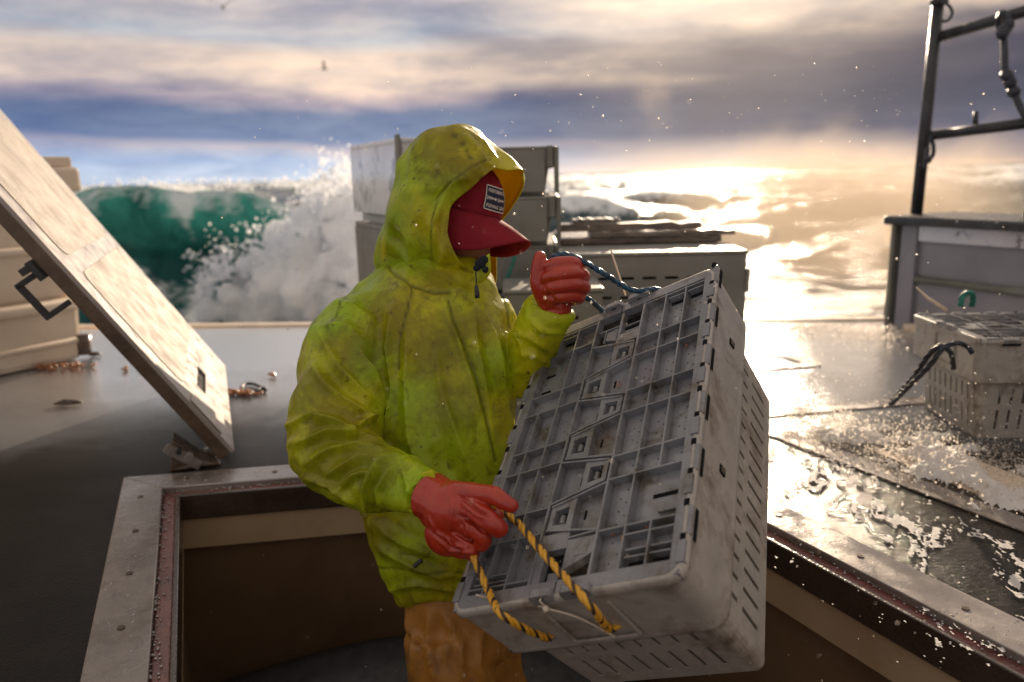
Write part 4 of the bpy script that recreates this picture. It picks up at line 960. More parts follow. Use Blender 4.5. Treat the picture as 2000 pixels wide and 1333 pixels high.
# hood: shell from the opening back to the centre seam
Fc = [(.094, .158), (.048, .113), (-.006, .0627), (-.06, .0494), (-.102, .062), (-.154, .083), (-.17, .097)]
Bc = [(.20, -.045), (.156, -.098), (.10, -.118), (.06, -.122), (0, -.130), (-.04, -.145), (-.084, -.168), (-.15, -.20), (-.22, -.21)]
def fcurve(tab, c):
    t = sorted(tab); return float(np.interp(c, [p[0] for p in t], [p[1] for p in t]))
VT = [0, .12, .3, .5, .7, .85, .95, 1]
ctop = [.094, .126, .165, .196, .196, .178, .158, .150]; cbot = [-.165, -.168, -.17, -.175, -.18, -.185, -.19, -.19]; wid = [.118, .138, .150, .153, .143, .112, .062, .004]
nv, nt_ = 64, 96; rings = []
for i in range(nv):
    v = i / (nv - 1); v2 = v
    ct, cbm, w = (np.interp(v2, VT, a) for a in (ctop, cbot, wid))
    w = w if v < .5 else .153 * math.sqrt(max(0, 1 - ((v - .5) / .502) ** 2.6))
    ring = []
    for k in range(nt_):
        t = 2 * math.pi * k / nt_; ct_, st = math.cos(t), math.sin(t)
        c = (ct + cbm) / 2 + (ct - cbm) / 2 * math.copysign(abs(ct_) ** .85, ct_)
        b = w * math.copysign(abs(st) ** .80, st) * (1 - .25 * max(0, -ct_) ** 2)
        f, bk = fcurve(Fc, c), fcurve(Bc, c)
        f += .012 * (1 - abs(st)) if c > 0 else 0
        a = f + (bk - f) * (v ** 1.05)
        ring.append(HP(a, b, c))
    rings.append(ring)
mb = MB(); mb.loft(rings, cap=False)
me = bpy.data.meshes.new('hood'); me.from_pydata(mb.v, [], mb.f)
bm = bmesh.new(); bm.from_mesh(me); bmesh.ops.recalc_face_normals(bm, faces=bm.faces); 
for _ in range(4): bmesh.ops.smooth_vert(bm, verts=[v for v in bm.verts if not v.is_boundary], factor=.5, use_axis_x=True, use_axis_y=True, use_axis_z=True)
bm.to_mesh(me); bm.free(); me.update()
co = np.empty(len(me.vertices) * 3); me.vertices.foreach_get('co', co); co = co.reshape(-1, 3); no = np.array([v.normal[:] for v in me.vertices])
if np.mean(np.einsum('ij,ij->i', no, co - HO)) < 0: no = -no; me.flip_normals()
HF = [([(842, 262), (810, 300), (800, 360), (815, 400)], 10, .005), ([(885, 262), (930, 290), (965, 320)], 8, .006), ([(900, 256), (950, 280), (985, 310)], 5, .005), ([(780, 380), (830, 370), (880, 360)], 10, .005), ([(860, 400), (845, 440), (850, 480)], 8, .006),
      ([(770, 420), (800, 470), (810, 530)], 13, .008), ([(745, 470), (790, 500), (830, 540)], 10, .006), ([(870, 470), (860, 520), (880, 560)], 6, .006), ([(900, 500), (890, 530), (905, 555)], 5, .005), ([(845, 330), (880, 350), (920, 350)], 8, .005), ([(790, 300), (785, 340), (790, 380)], 7, .005)]
HS = [([(875, 258), (905, 285), (930, 330), (948, 364)], 2.4, .003), ([(965, 303), (925, 325), (880, 355), (855, 385), (845, 430), (842, 490), (838, 560)], 2.2, .003), ([(812, 270), (815, 320), (820, 350)], 2, .001)]
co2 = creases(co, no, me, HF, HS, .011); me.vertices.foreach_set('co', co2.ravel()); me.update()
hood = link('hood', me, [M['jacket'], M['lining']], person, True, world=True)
sd = hood.modifiers.new('sol', 'SOLIDIFY'); sd.thickness = .0035; sd.offset = -1; sd.material_offset = 1; sd.material_offset_rim = 0
sb = hood.modifiers.new('sub', 'SUBSURF'); sb.levels = 1; sb.render_levels = 1

# cap: crown, visor, patch with lettering
CY = math.radians(31); CPch = math.radians(22)
CO = HP(.016, -.006, .018)
f0 = math.cos(CY) * Rt - math.sin(CY) * Fw; cs = -math.cos(CY) * Fw - math.sin(CY) * Rt
cf = math.cos(CPch) * f0 - math.sin(CPch) * Up; cu = math.cos(CPch) * Up + math.sin(CPch) * f0
def CPt(a, b, c): return CO + cf * a + cs * b + cu * c
def crown(th, h, e=0.0):
    """th 0 = front; h 0..1 from the band to the button"""
    z = .115 * h; k = math.sqrt(max(0, 1 - (h ** 2.3))); ra, rb = (.104 + e) * k, (.088 + e) * k
    return CPt(ra * math.cos(th), rb * math.sin(th), z + (e if h > .9 else 0))
mb = MB(); mb.loft([[crown(t, h) for t in np.linspace(0, 2 * math.pi, 48, endpoint=False)] for h in list(np.linspace(0, .9, 12)) + [.95, .98, .999]], cap=False)
capo = mb.build('cap', M['cap'], person, smooth=True, world=True, recalc=True); s_ = capo.modifiers.new('s', 'SOLIDIFY'); s_.thickness = .002
mb = MB(); rows = []
NB = 40; NR = 14
for j in range(NR):
    r = j / (NR - 1); row = []
    for k in range(NB):
        th = math.radians(-82 + 164 * k / (NB - 1)); ext = .102 * max(.12, math.cos(th * 1.04)) ** .55
        base = (.104 * math.cos(th), .088 * math.sin(th))
        a = base[0] + ext * r * .98; b = base[1] * (1 + .05 * r)
        c = .004 - .012 * r - (b / .088) ** 2 * (.008 + .062 * r ** .8) - .010 * r * r
        row.append(CPt(a, b, c))
    rows.append(row)
mb.add([p for r_ in rows for p in r_], [(j * NB + k, j * NB + k + 1, (j + 1) * NB + k + 1, (j + 1) * NB + k) for j in range(NR - 1) for k in range(NB - 1)])
vis = mb.build('visor', M['cap'], capo, smooth=True, world=True, recalc=True)
s_ = vis.modifiers.new('s', 'SOLIDIFY'); s_.thickness = .004; s_.offset = 0
mb = MB()
mb.tube([crown(math.radians(t), .018, .001) for t in range(-80, 81, 8)], .0012, 6); mb.build('seam', M['cap'], capo, smooth=True, world=True)
# patch: curved rectangle hugging the crown
def patchpt(u, v, e):      # u across (metres along the band), v up (metres)
    return crown(u / .097, .16 + v / .115 * 1.02, e)
pw, ph = .080, .052; PU = -.010
def curved(mb, pts2d, e0, e1, mi=0):
    mb.hexa([patchpt(u, v, e0) for u, v in pts2d], [patchpt(u, v, e1) for u, v in pts2d], mi)
mb = MB()
n = 16
for k in range(n):
    u0, u1 = PU - pw / 2 + pw * k / n, PU - pw / 2 + pw * (k + 1) / n
    for q in range(6):
        v0, v1 = ph * q / 6, ph * (q + 1) / 6
        edge = k in (0, n - 1) or q in (0, 5)
        mb.add([patchpt(-u0, v0, .0022), patchpt(-u1, v0, .0022), patchpt(-u1, v1, .0022), patchpt(-u0, v1, .0022)], [(0, 1, 2, 3)], 0)
def strip(mb, pl, w, e, mi):
    for i in range(len(pl) - 1):
        a, b = np.array(pl[i]), np.array(pl[i + 1]); d = (b - a) / np.linalg.norm(b - a); nrm_ = np.array([-d[1], d[0]]) * w / 2
        q = [a + nrm_, b + nrm_, b - nrm_, a - nrm_]; mb.add([patchpt(-x, y, e) for x, y in q], [(0, 1, 2, 3)], mi)
x0, x1 = PU - pw / 2, PU + pw / 2
bd = [(x, .001) for x in np.linspace(x0 + .003, x1 - .003, 14)] + [(x1 - .001, y) for y in np.linspace(.003, ph - .003, 8)] + [(x, ph - .001) for x in np.linspace(x1 - .003, x0 + .003, 14)] + [(x0 + .001, y) for y in np.linspace(ph - .003, .003, 8)] + [(x0 + .003, .001)]
strip(mb, bd, .0022, .0030, 1)
# two fish skeletons: spine, ribs, head and tail
for fx in (PU - .022, PU + .012):
    strip(mb, [(fx - .011, .026), (fx + .013, .026)], .0016, .0030, 1)
    for k in range(6):
        xx = fx - .006 + k * .003; hgt = .0042 - .0005 * k
        strip(mb, [(xx - .0015, .026 + hgt), (xx, .026), (xx - .0015, .026 - hgt)], .0011, .0031, 1)
    strip(mb, [(fx - .014, .030), (fx - .010, .026), (fx - .014, .022)], .0018, .0032, 1)
    mb.add([patchpt(-x, y, .0031) for x, y in ((fx + .011, .030), (fx + .017, .027), (fx + .017, .025), (fx + .011, .022))], [(0, 1, 2, 3)], 1)
def lettering(mb, text, cx, cy, width, height):
    cu_ = bpy.data.curves.new('t', 'FONT'); cu_.body = text; cu_.size = 1; cu_.offset = .018; cu_.resolution_u = 2; cu_.space_character = 1.12
    t = bpy.data.objects.new('t', cu_); COL.objects.link(t)
    dg = bpy.context.evaluated_depsgraph_get(); m_ = bpy.data.meshes.new_from_object(t.evaluated_get(dg))
    vs = np.array([v.co[:] for v in m_.vertices]); lo, hi = vs.min(0), vs.max(0)
    V = [patchpt(-(cx + ((v[0] - lo[0]) / (hi[0] - lo[0]) - .5) * width), cy + ((v[1] - lo[1]) / (hi[1] - lo[1]) - .5) * height, .0032) for v in vs]
    mb.add(V, [tuple(p.vertices) for p in m_.polygons], 1)
    bpy.data.objects.remove(t)
lettering(mb, 'PERFORMANCE', PU, .0420, .066, .0078); lettering(mb, 'FISHING GEAR', PU, .0100, .068, .0078)
mb.build('patch', [M['navy'], M['thread']], capo, world=True)

# collar tab with fleece dots, toggle and cord
mb = MB()
tabp = [[(925, 560, 1.655), (945, 552, 1.65), (962, 535, 1.655)], [(930, 530, 1.65), (948, 522, 1.64), (960, 515, 1.65)], [(940, 505, 1.655), (952, 498, 1.65), (958, 490, 1.66)]]
top = [P(*q) for r_ in tabp for q in r_]; mb.add(top, [(0, 1, 4, 3), (1, 2, 5, 4), (3, 4, 7, 6), (4, 5, 8, 7)])
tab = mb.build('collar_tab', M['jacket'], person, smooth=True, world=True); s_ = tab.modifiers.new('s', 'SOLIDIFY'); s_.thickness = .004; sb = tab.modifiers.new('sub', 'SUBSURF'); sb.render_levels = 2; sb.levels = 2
mb = MB(); mb.ball(P(938, 516, 1.640), .0125, n=2, sx=(1, .4, .9)); mb.ball(P(945, 508, 1.638), .010, n=2, sx=(1, .4, 1)); mb.ball(P(931, 524, 1.640), .008, n=2, sx=(1, .4, 1)); mb.ball(P(948, 527, 1.636), .0075, n=2, sx=(1, .4, 1)); mb.build('fleece_dot', M['velcro'], tab, smooth=True, world=True)
mb = MB(); mb.tube(smooth_path(PP([(928, 530, 1.632), (925, 540, 1.630), (932, 546, 1.630), (934, 538, 1.630), (930, 532, 1.632)]), .002), .0013, 6); mb.build('loop', M['jacket'], tab, smooth=True, world=True)
mb = MB(); mb.tube(smooth_path(PP([(929, 530, 1.630), (930, 545, 1.628), (930, 560, 1.628)]), .004), .0014, 6)
pp = PP([(930, 558, 1.627), (931, 566, 1.627), (932, 576, 1.627), (932, 583, 1.627)]); mb.tube(pp, [.0035, .0048, .0055, .0050], 12); mb.build('zip_pull', M['zip'], tab, smooth=True, world=True)
mb = MB(); mb.tube(PP([(808, 1107, 1.545), (824, 1094, 1.545)]), .0045, 8); mb.build('pocket_zip_pull', M['zip'], jacket, world=True)
# cuff bands
mb = MB(); mb.bar(P(826, 932, 1.335), P(848, 926, 1.325), .016, .008, up=-Fw); mb.build('cuff_strap', M['jacket'], jacket, bevel=.003, world=True)

# trousers and boots
mb = MB()
mb.loft([dof_ring(*q, 32) for q in ((795, 935, 1130, 1.71, .10), (792, 955, 1180, 1.71, .115), (796, 975, 1230, 1.71, .115), (806, 985, 1290, 1.71, .11))])
def limb2(pts, rs):
    sp = smooth_path(pts, .03); mb.tube(sp, np.interp(np.linspace(0, 1, len(sp)), np.linspace(0, 1, len(rs)), rs), 20)
k1, k2 = P(884, 1400, 1.66), P(960, 1400, 1.82)
limb2([P(872, 1235, 1.67), P(882, 1330, 1.66), k1, Vector((k1[0], k1[1] - .02, fz + .09))], [.095, .092, .088, .08]); limb2([P(925, 1235, 1.78), P(938, 1330, 1.80), k2, Vector((k2[0], k2[1] + .03, fz + .09))], [.105, .10, .095, .08])
TF = [([(795, 1190), (810, 1250), (805, 1333)], 8, .008), ([(840, 1200), (835, 1260), (850, 1333)], 9, .008), ([(880, 1210), (900, 1270), (905, 1333)], 8, .008), ([(940, 1230), (930, 1300), (950, 1340)], 8, .008), ([(860, 1190), (880, 1230), (870, 1290)], 7, .006)]
remesh(mb, .009, M['trousers'], 'trousers', person, 3, disp=lambda co, no, me: creases(co, no, me, TF, (), .002))
for k, y0 in ((k1, -.02), (k2, .03)):
    mb = MB(); mb.tube([(k[0], k[1] + y0, fz + .30), (k[0], k[1] + y0, fz + .12), (k[0] + .02, k[1] + y0 - .01, fz + .045)], [.062, .055, .05], 16)
    mb.tube(smooth_path([(k[0] - .03, k[1] + y0, fz + .045), (k[0] + .08, k[1] + y0 - .02, fz + .042), (k[0] + .19, k[1] + y0 - .03, fz + .038)], .03), .042, 16)
    remesh(mb, .008, M['black_rubber'], 'boot', person, 3)

# gloves: palm, four separate fingers and a thumb grown together
def glove(name, spec, balls, cuff, folds):
    global mb
    mb = MB()
    for pts, rs in spec:
        sp = smooth_path(PP(pts), .004); rr_ = np.interp(np.linspace(0, 1, len(sp)), np.linspace(0, 1, len(rs)), rs)
        mb.tube(sp, rr_, 16); mb.ball(sp[-1], rr_[-1], n=2)
    for q, r, s in balls:
        mb.ball(P(*q), r, n=3, sx=s)
    return remesh(mb, .0026, M['glove'], name, person, 3, disp=lambda co, no, me: creases(co, no, me, folds, (), .0024))
glove('glove', [
    ([(838, 968, 1.345), (870, 985, 1.315), (905, 1000, 1.295)], [.044, .040, .038]),
    ([(885, 960, 1.31), (925, 962, 1.275), (962, 968, 1.250), (985, 980, 1.238), (1000, 988, 1.235)], [.021, .0175, .0155, .0140, .0128]),     # index, stretched over the rope
    ([(895, 990, 1.295), (932, 1000, 1.255), (960, 1020, 1.235), (975, 1033, 1.235)], [.021, .0185, .0172, .0155]),                        # middle finger bent down
    ([(890, 1015, 1.295), (922, 1030, 1.262), (944, 1048, 1.252), (942, 1062, 1.262)], [.019, .015, .0135, .012]),                       # ring finger
    ([(880, 1030, 1.305), (905, 1055, 1.275), (918, 1072, 1.268), (922, 1082, 1.278)], [.019, .0145, .013, .011]),                        # little finger
    ([(880, 975, 1.335), (920, 990, 1.325), (950, 1000, 1.300), (968, 1008, 1.285)], [.020, .018, .015, .013])],                          # thumb behind the rope
    [((888, 1000, 1.305), .054, (1.0, .66, .98)), ((878, 1040, 1.315), .042, (1, .75, 1)), ((905, 1058, 1.305), .030, (1, .8, 1)), ((852, 990, 1.335), .042, (.8, .9, 1))], None,
    [([(905, 975), (935, 1000), (960, 1010)], 3.0, -.0040), ([(900, 1005), (925, 1022), (945, 1040)], 3.0, -.0040), ([(890, 1040), (908, 1052), (925, 1060)], 3.0, -.0035), ([(870, 950), (885, 990), (880, 1040)], 6, .0018), ([(860, 1040), (885, 1062), (910, 1072)], 3.5, .0022), ([(850, 1050), (880, 1075), (930, 1080)], 3, .0020), ([(900, 1000), (915, 1030), (912, 1055)], 3.5, .0022), ([(838, 1010), (850, 1035), (870, 1052)], 3, .002)])
glove('glove', [
    ([(1082, 612, 1.635), (1084, 590, 1.625), (1088, 570, 1.625)], [.036, .036, .036]),
    ([(1112, 530, 1.62), (1132, 522, 1.60), (1118, 514, 1.570), (1090, 514, 1.560), (1072, 520, 1.572)], [.017, .0158, .0155, .0145, .0135]),
    ([(1118, 548, 1.62), (1139, 541, 1.60), (1122, 534, 1.562), (1090, 536, 1.552), (1068, 543, 1.566)], [.017, .0158, .0155, .0145, .0135]),
    ([(1118, 566, 1.62), (1140, 562, 1.60), (1122, 556, 1.564), (1092, 558, 1.556), (1072, 564, 1.570)], [.017, .0155, .0150, .0140, .0130]),
    ([(1112, 582, 1.625), (1130, 580, 1.605), (1116, 577, 1.575), (1094, 579, 1.568), (1080, 583, 1.580)], [.016, .0145, .0140, .0130, .0120]),
    ([(1072, 590, 1.610), (1052, 562, 1.590), (1050, 530, 1.582), (1055, 503, 1.580)], [.025, .019, .0155, .0135])],
    [((1092, 560, 1.615), .046, (.95, .62, 1.0)), ((1066, 575, 1.60), .026, (1, .9, 1.1))], None,
    [([(1062, 560), (1080, 585), (1100, 600)], 4, -.002), ([(1050, 595), (1075, 612), (1105, 612)], 3, .0015)])
# ------------------------------------------------------------------ raised hatch cover leaning at left
e0 = G(458, 880, .04); e1 = G(440, 715, .04); LE = (e1 - e0); LW = np.linalg.norm(LE); LE = LE / LW
Ln = np.array([-LE[1], LE[0], 0]); TH = math.radians(57.2); LD = Ln * math.cos(TH) + np.array([0, 0, math.sin(TH)]); LN = np.cross(LE, LD)
if LN @ np.array([1, 0, .3]) < 0: LN = -LN
ML = Matrix(((LE[0], LD[0], LN[0], e0[0]), (LE[1], LD[1], LN[1], e0[1]), (LE[2], LD[2], LN[2], e0[2]), (0, 0, 0, 1)))
def onlid(x, y):
    v = P(x, y, 1.0) - CP; t = ((e0 - CP) @ LN) / (v @ LN); q = CP + v * t - e0; return q @ LE, q @ LD
cover = empty('hatch_cover', M=ML); tag(cover, 'pale cream hatch cover propped open at a steep slant on the wet deck', 'hatch cover')
LL = 1.75; mb = MB()
sx0, sy0 = onlid(362, 672); sx1, sy1 = onlid(402, 722)
hx0, hx1 = min(sx0, sx1) , max(sx0, sx1); hy0, hy1 = min(sy0, sy1), max(sy0, sy1)
hole = (.30, .60, .130, .175)
tx, ty = onlid(0, 245)
hole2 = (.70, .73, 1.08, 1.10)
plate(mb, LW, LL, [hole, hole2], lambda u, v: (u, v, -.001), 0)
mb2 = MB(); mb2.box(.28, .62, .11, .195, -.045, -.0125); mb2.build('hole_light_stop', M['dark'], cover)  # added dark backing that stops sunlight passing through the cover's hole
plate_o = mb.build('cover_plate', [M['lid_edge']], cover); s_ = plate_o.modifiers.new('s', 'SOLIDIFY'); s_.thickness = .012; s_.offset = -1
for y0, y1 in ((.235, .67), (.73, 1.26), (1.32, 1.70)):
    mb = MB(); r_ = .05; out = []
    for cx, cy, a0 in ((LW - .12, y1 - r_, 0), (.16, y1 - r_, 90), (.16, y0 + r_, 180), (LW - .12, y0 + r_, 270)):
        for k in range(6):
            a = math.radians(a0 + 18 * k); out.append((cx + r_ * math.cos(a), cy + r_ * math.sin(a)))
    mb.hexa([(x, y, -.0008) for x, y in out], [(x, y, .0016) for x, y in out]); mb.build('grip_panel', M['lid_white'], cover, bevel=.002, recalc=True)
mb = MB(); mb.box(-.0015, .03, .0, LL, -.050, -.0132); mb.build('edge_rail', M['brown_edge'], cover, bevel=.003)
mb = MB(); mb.box(LW - .03, LW + .001, .0, LL, -.050, -.0132); mb.build('edge_rail', M['brown_edge'], cover, bevel=.003)
mb = MB(); mb.box(.032, LW - .032, .006, .036, -.050, -.0132); mb.build('end_rail', M['brown_edge'], cover, bevel=.003)
# grab handle under the near edge
hb = onlid(125, 512); y = .66
mb = MB(); mb.bar((.02, y - .035, -.058), (.02, y - .035, -.135), .022, .016, up=(0, 1, 0)); mb.bar((.02, y - .041, -.128), (.02, y + .075, -.128), .018, .018, up=(0, 0, 1)); mb.bar((.02, y + .072, -.136), (.02, y + .072, -.058), .018, .016, up=(0, 1, 0)); mb.box(-.005, .045, y + .05, y + .11, -.075, -.058); mb.box(.0, .04, y + .085, y + .105, -.10, -.07)
mb.build('grab_handle', M['black_rubber'], cover, bevel=.002)
mb = MB(); mb.box(.02, .10, .06, .20, .0, .0035)
mb.build('latch_plate', M['lid_edge'], cover, bevel=.001)
mb = MB(); mb.tube([(.045, .12, -.0005), (.045, .12, .0015)], .012, 12); mb.build('latch_hole', M['dark'], cover)
for px, py, rr in ((.10, .33, .012), (.16, 1.10, .018), (.9, .9, .012), (1.0, .5, .010)):
    pass
# hinge block on the deck
q = G(408, 905); mb = MB()
hb0 = np.array([q[0], q[1], 0]); A_ = LE; B_ = np.array([LE[1], -LE[0], 0])
Mb = Matrix(((B_[0], A_[0], 0, e0[0] - .035), (B_[1], A_[1], 0, e0[1] - .02), (0, 0, 1, 0), (0, 0, 0, 1)))
blk = empty('hinge_block', M=Mb); tag(blk, 'stained wooden hinge block under the foot of the slanted hatch cover', 'hinge block')
mb = MB(); mb.hexa([(-.15, 0, .001), (.0, 0, .001), (.0, .10, .001), (-.15, .10, .001)], [(-.13, .005, .10), (-.06, .005, .03), (-.06, .095, .03), (-.13, .095, .10)]); mb.build('block', M['brown_edge'], blk, bevel=.006, recalc=True)
mb = MB(); mb.bar((-.15, -.012, .085), (-.06, -.012, .012), .014, .03); mb.tube([(-.09, -.03, .045), (-.09, .0, .045)], .014, 12); mb.build('hinge_strap', M['alu'], blk, bevel=.002)
mb = MB(); mb.tube([(-.115, -.034, .07), (-.115, -.0, .07)], .008, 10); mb.build('bolt', M['steel'], blk)

# ------------------------------------------------------------------ cream bin at far left
c1 = G(172, 700); c0 = G(0, 738); dx = (c1 - c0)[:2]; dx /= np.linalg.norm(dx); an = math.atan2(dx[1], dx[0])
Mb = Matrix.Translation(Vector((c1[0], c1[1], 0))) @ Matrix.Rotation(an, 4, 'Z')
bin_ = empty('storage_bin', M=Mb); tag(bin_, 'big cream fibreglass bin with raised ribs standing behind the slanted hatch cover', 'storage bin')
mb = MB(); mb.hexa([(-2.4, .0, .003), (-.02, .0, .003), (-.02, 1.2, .003), (-2.4, 1.2, .003)], [(-2.4, .03, .30), (.02, .03, .30), (.02, 1.2, .30), (-2.4, 1.2, .30)])
mb.hexa([(-2.4, .045, .3002), (.015, .045, .3002), (.015, 1.2, .3002), (-2.4, 1.2, .3002)], [(-2.4, .06, .82), (.09, .06, .82), (.09, 1.2, .82), (-2.4, 1.2, .82)])
mb.build('bin_body', M['bin_white'], bin_, bevel=.03, recalc=True)
mb = MB(); mb.box(-2.42, .115, .03, 1.22, .8202, .94); mb.build('bin_rim', M['bin_white'], bin_, bevel=.02)
mb = MB(); mb.box(-2.40, .095, .06, 1.2, .9402, .99); mb.build('bin_lid', M['bin_white'], bin_, bevel=.008)
for z, t, y in ((.285, .030, .012), (.555, .022, .045), (.10, .018, .006)):
    xo = .11 * z; mb = MB(); mb.tube([(-2.4, y + .01, z), (-.02 + xo, y + .01, z), (.004 + xo, y + .03, z), (.004 + xo, 1.2, z)], t, 10); mb.build('rib', M['bin_white'], bin_, smooth=True)
mb = MB(); mb.box(.015, .045, .050, .058, .66, .79); mb.build('slot', M['brown_edge'], bin_, bevel=.005)
mb = MB(); mb.hexa([(-.85, .053, .62), (-.34, .051, .62), (-.42, .054, .80), (-.85, .056, .80)], [(-.85, .046, .62), (-.34, .044, .62), (-.42, .048, .80), (-.85, .050, .80)]); mb.build('dark_opening', M['steel'], bin_, recalc=True)  # dark sheet on the wall standing in for the shade of an opening
mb = MB(); mb.tube([(-.01, .03, .02), (.0, .03, .12)], .045, 12); mb.build('corner_foot', M['brown_edge'], bin_, smooth=True)

# ------------------------------------------------------------------ crates piled behind the person
gB = 'grey crates piled on the deck behind the person'
def stack(orig, rz, n, zs, xs, labels, det=0, gm=None, sm=None, ys=1):
    first = None
    for k in range(n):
        t = make_tote(labels[k], gB, ((gm or M['far_grey']), M['dark']), sm or M['far_grey'], det, loc=(orig[0] + .004 * (k % 2), orig[1] - .004 * (k % 3), (k + 1) * TD * zs + .001 + .001 * k), rz=rz + .006 * ((k * 7) % 3 - 1))
        t.scale = (xs, ys, zs)
o_ = P(790, 600, 2.80)
ca = P(778, 268, 2.80); cb_ = P(684, 300, 3.42); al = math.atan2(cb_[1] - ca[1], cb_[0] - ca[0])
M['white_side'] = mat('glossy_pale_side', (.50, .50, .55), (.62, .61, .64), 4, (.15, .3), .15, 40, .002, dirt=(.16, .15, .16), dscale=7, dthr=(.54, .62), coat=.8, coat_r=.08)
M['rail_grey'] = mat('grey_green_rail', (.13, .13, .11), (.2, .2, .17), 5, (.4, .6))
names = ['lowest of three tall pale grey crates stacked behind the person, at deck level', 'middle of three tall pale grey crates stacked left of the hood, with open slots', 'topmost of three tall pale grey crates, glossy stained side, left of the hood']
for k in range(3):
    t = make_tote(names[k], gB, (M['far_grey'], M['dark']), M['white_side'] if k == 2 else M['far_grey'], 0, loc=(ca[0], ca[1], (k + 1) * TD + .001 * (k + 1)), rz=al - math.pi / 2); t.scale = (.55, 1, 1)
    mb = MB(); mb.box(-.012, .006, -.012, .03, -TD + .01, .012); mb.build('corner_post', M['rail_grey'], t, bevel=.003)
    mb = MB(); mb.box(-.009, -.0055, .025, TL - .02, -.285, -.022); mb.build('side_panel', M['white_side'] if k == 2 else M['far_grey'], t, bevel=.001)
rc = P(1090, 600, 3.08)
lv = ['lowest shallow grey crate of the five-high stack right of the hood', 'second from the bottom of the five shallow grey crates right of the hood', 'middle one of the five shallow grey crates stacked right of the hood', 'second from the top of the five shallow grey crates right of the hood', 'topmost shallow grey crate of the five-high stack right of the hood']
for k in range(5):
    t = make_tote(lv[k], gB, (M['far_grey'], M['dark']), M['far_grey'], 0, loc=(rc[0] - TW + .006 * (k % 2), 3.06 + .005 * (k % 3), (k + 1) * .191 + .001), rz=.012 * ((k * 5) % 3 - 1) - .03)
    t.scale = (1, 1, .575)
    mb = MB(); mb.box(TW - .035, TW - .012, -.009, .004, -TS * .98, .004); mb.box(TW - .008, TW + .010, -.006, .02, -TD + .02, -.004); mb.build('corner_post', M['rail_grey'], t, bevel=.003)
    mb = MB(); mb.box(.02, TW - .045, -.009, -.0055, -.300, -.022); mb.build('front_panel', M['far_grey'], t, bevel=.002)
gr = MB(); gr.rope(PP([(1008, 470, 2.95), (1004, 505, 2.93), (992, 540, 2.92), (984, 556, 2.93)]), .008, 80, (0, 0, 0), res=.01)
tag(gr.build('hanging_rope', M['green_rope'], smooth=True), 'green rope hanging down the shallow grey crates beside the visor', 'rope')
gr = MB(); gr.rope(PP([(968, 470, 2.93), (985, 500, 2.92), (975, 545, 2.92), (998, 580, 2.92), (1006, 610, 2.92), (996, 640, 2.93)]), .007, 80, (0, 0, 0), res=.01)
tag(gr.build('hanging_rope', M['rail_grey'], smooth=True), 'grey-green rope looped down the crates behind the chin tab', 'rope')
# slotted bins behind the raised end of the held crate
def slotted_bin(label, x0, x1, y, dep, z0, z1, rows, cols, m, rz=0, frame=True):
    t = empty('slotted_bin', (x0, y, z0)); t.rotation_euler.z = rz; tag(t, label, 'bin')
    w, h = x1 - x0, z1 - z0; sw = w / (cols + .5) * .62
    hs = [(w * (i + .65) / (cols + .3), w * (i + .65) / (cols + .3) + sw, h - .075 - .072 * j - .011, h - .075 - .072 * j) for j in range(rows) for i in range(cols)]
    hs = [q for q in hs if q[1] < w - .01]
    mb = MB(); plate(mb, w, h, hs, lambda u, v: (u, 0, v)); f = mb.build('front_panel', m, t); s_ = f.modifiers.new('s', 'SOLIDIFY'); s_.thickness = .005; s_.offset = 0
    mb = MB(); mb.box(.003, w - .003, .004, dep, .002, .008); mb.box(.0, .006, .004, dep, .0, h); mb.box(w - .006, w, .004, dep, 0, h); mb.box(.006, w - .006, dep - .006, dep, .0, h); mb.build('bin_walls', m, t)
    mb = MB(); mb.box(-.006, w + .006, -.008, dep + .006, h + .0005, h + .016); mb.build('bin_lid', m, t, bevel=.006)
    mb = MB(); mb.box(w - .004, w + .014, -.01, .05, h - .14, h - .05); mb.build('hinge_lug', m, t, bevel=.004)
    return t
p0, p1 = P(1095, 500, 2.9), P(1447, 505, 2.9)
slotted_bin('grey bin with rows of short slots behind the raised end of the held crate', p0[0], p1[0], 2.84, .30, .001, .545, 6, 8, M['far_grey'], rz=-.02)
p0, p1 = P(985, 560, 2.5), P(1176, 560, 2.5)
slotted_bin('dark grey slotted bin close behind the raised red gloved hand', p0[0], p1[0], 2.47, .28, .001, .47, 5, 4, M['far_grey'], rz=.0)
p0, p1 = P(1096, 462, 3.3), P(1392, 470, 3.3)
t = empty('shallow_box', (p0[0], 3.22, .001)); tag(t, 'tan wooden box carrying wet planks behind the slotted grey bin', 'box')
mb = MB(); mb.box(0, p1[0] - p0[0], 0, .5, 0, .555); mb.build('box_body', M['lid_edge'], t, bevel=.008)
mb = MB(); mb.box(.05, .30, -.006, -.001, .44, .53); mb.box(.34, .62, -.006, -.001, .44, .53); mb.build('side_panel', M['far_grey'], t, bevel=.002)
mb = MB(); mb.box(-.01, p1[0] - p0[0] + .01, -.014, .51, .5555, .585); mb.build('box_lid', M['plank'], t, bevel=.006)
pl = ['lowest and longest wet plank sticking out right of the pile on the tan box', 'middle wet plank in the short pile on the tan box', 'topmost dark wet plank in the pile on the tan box']
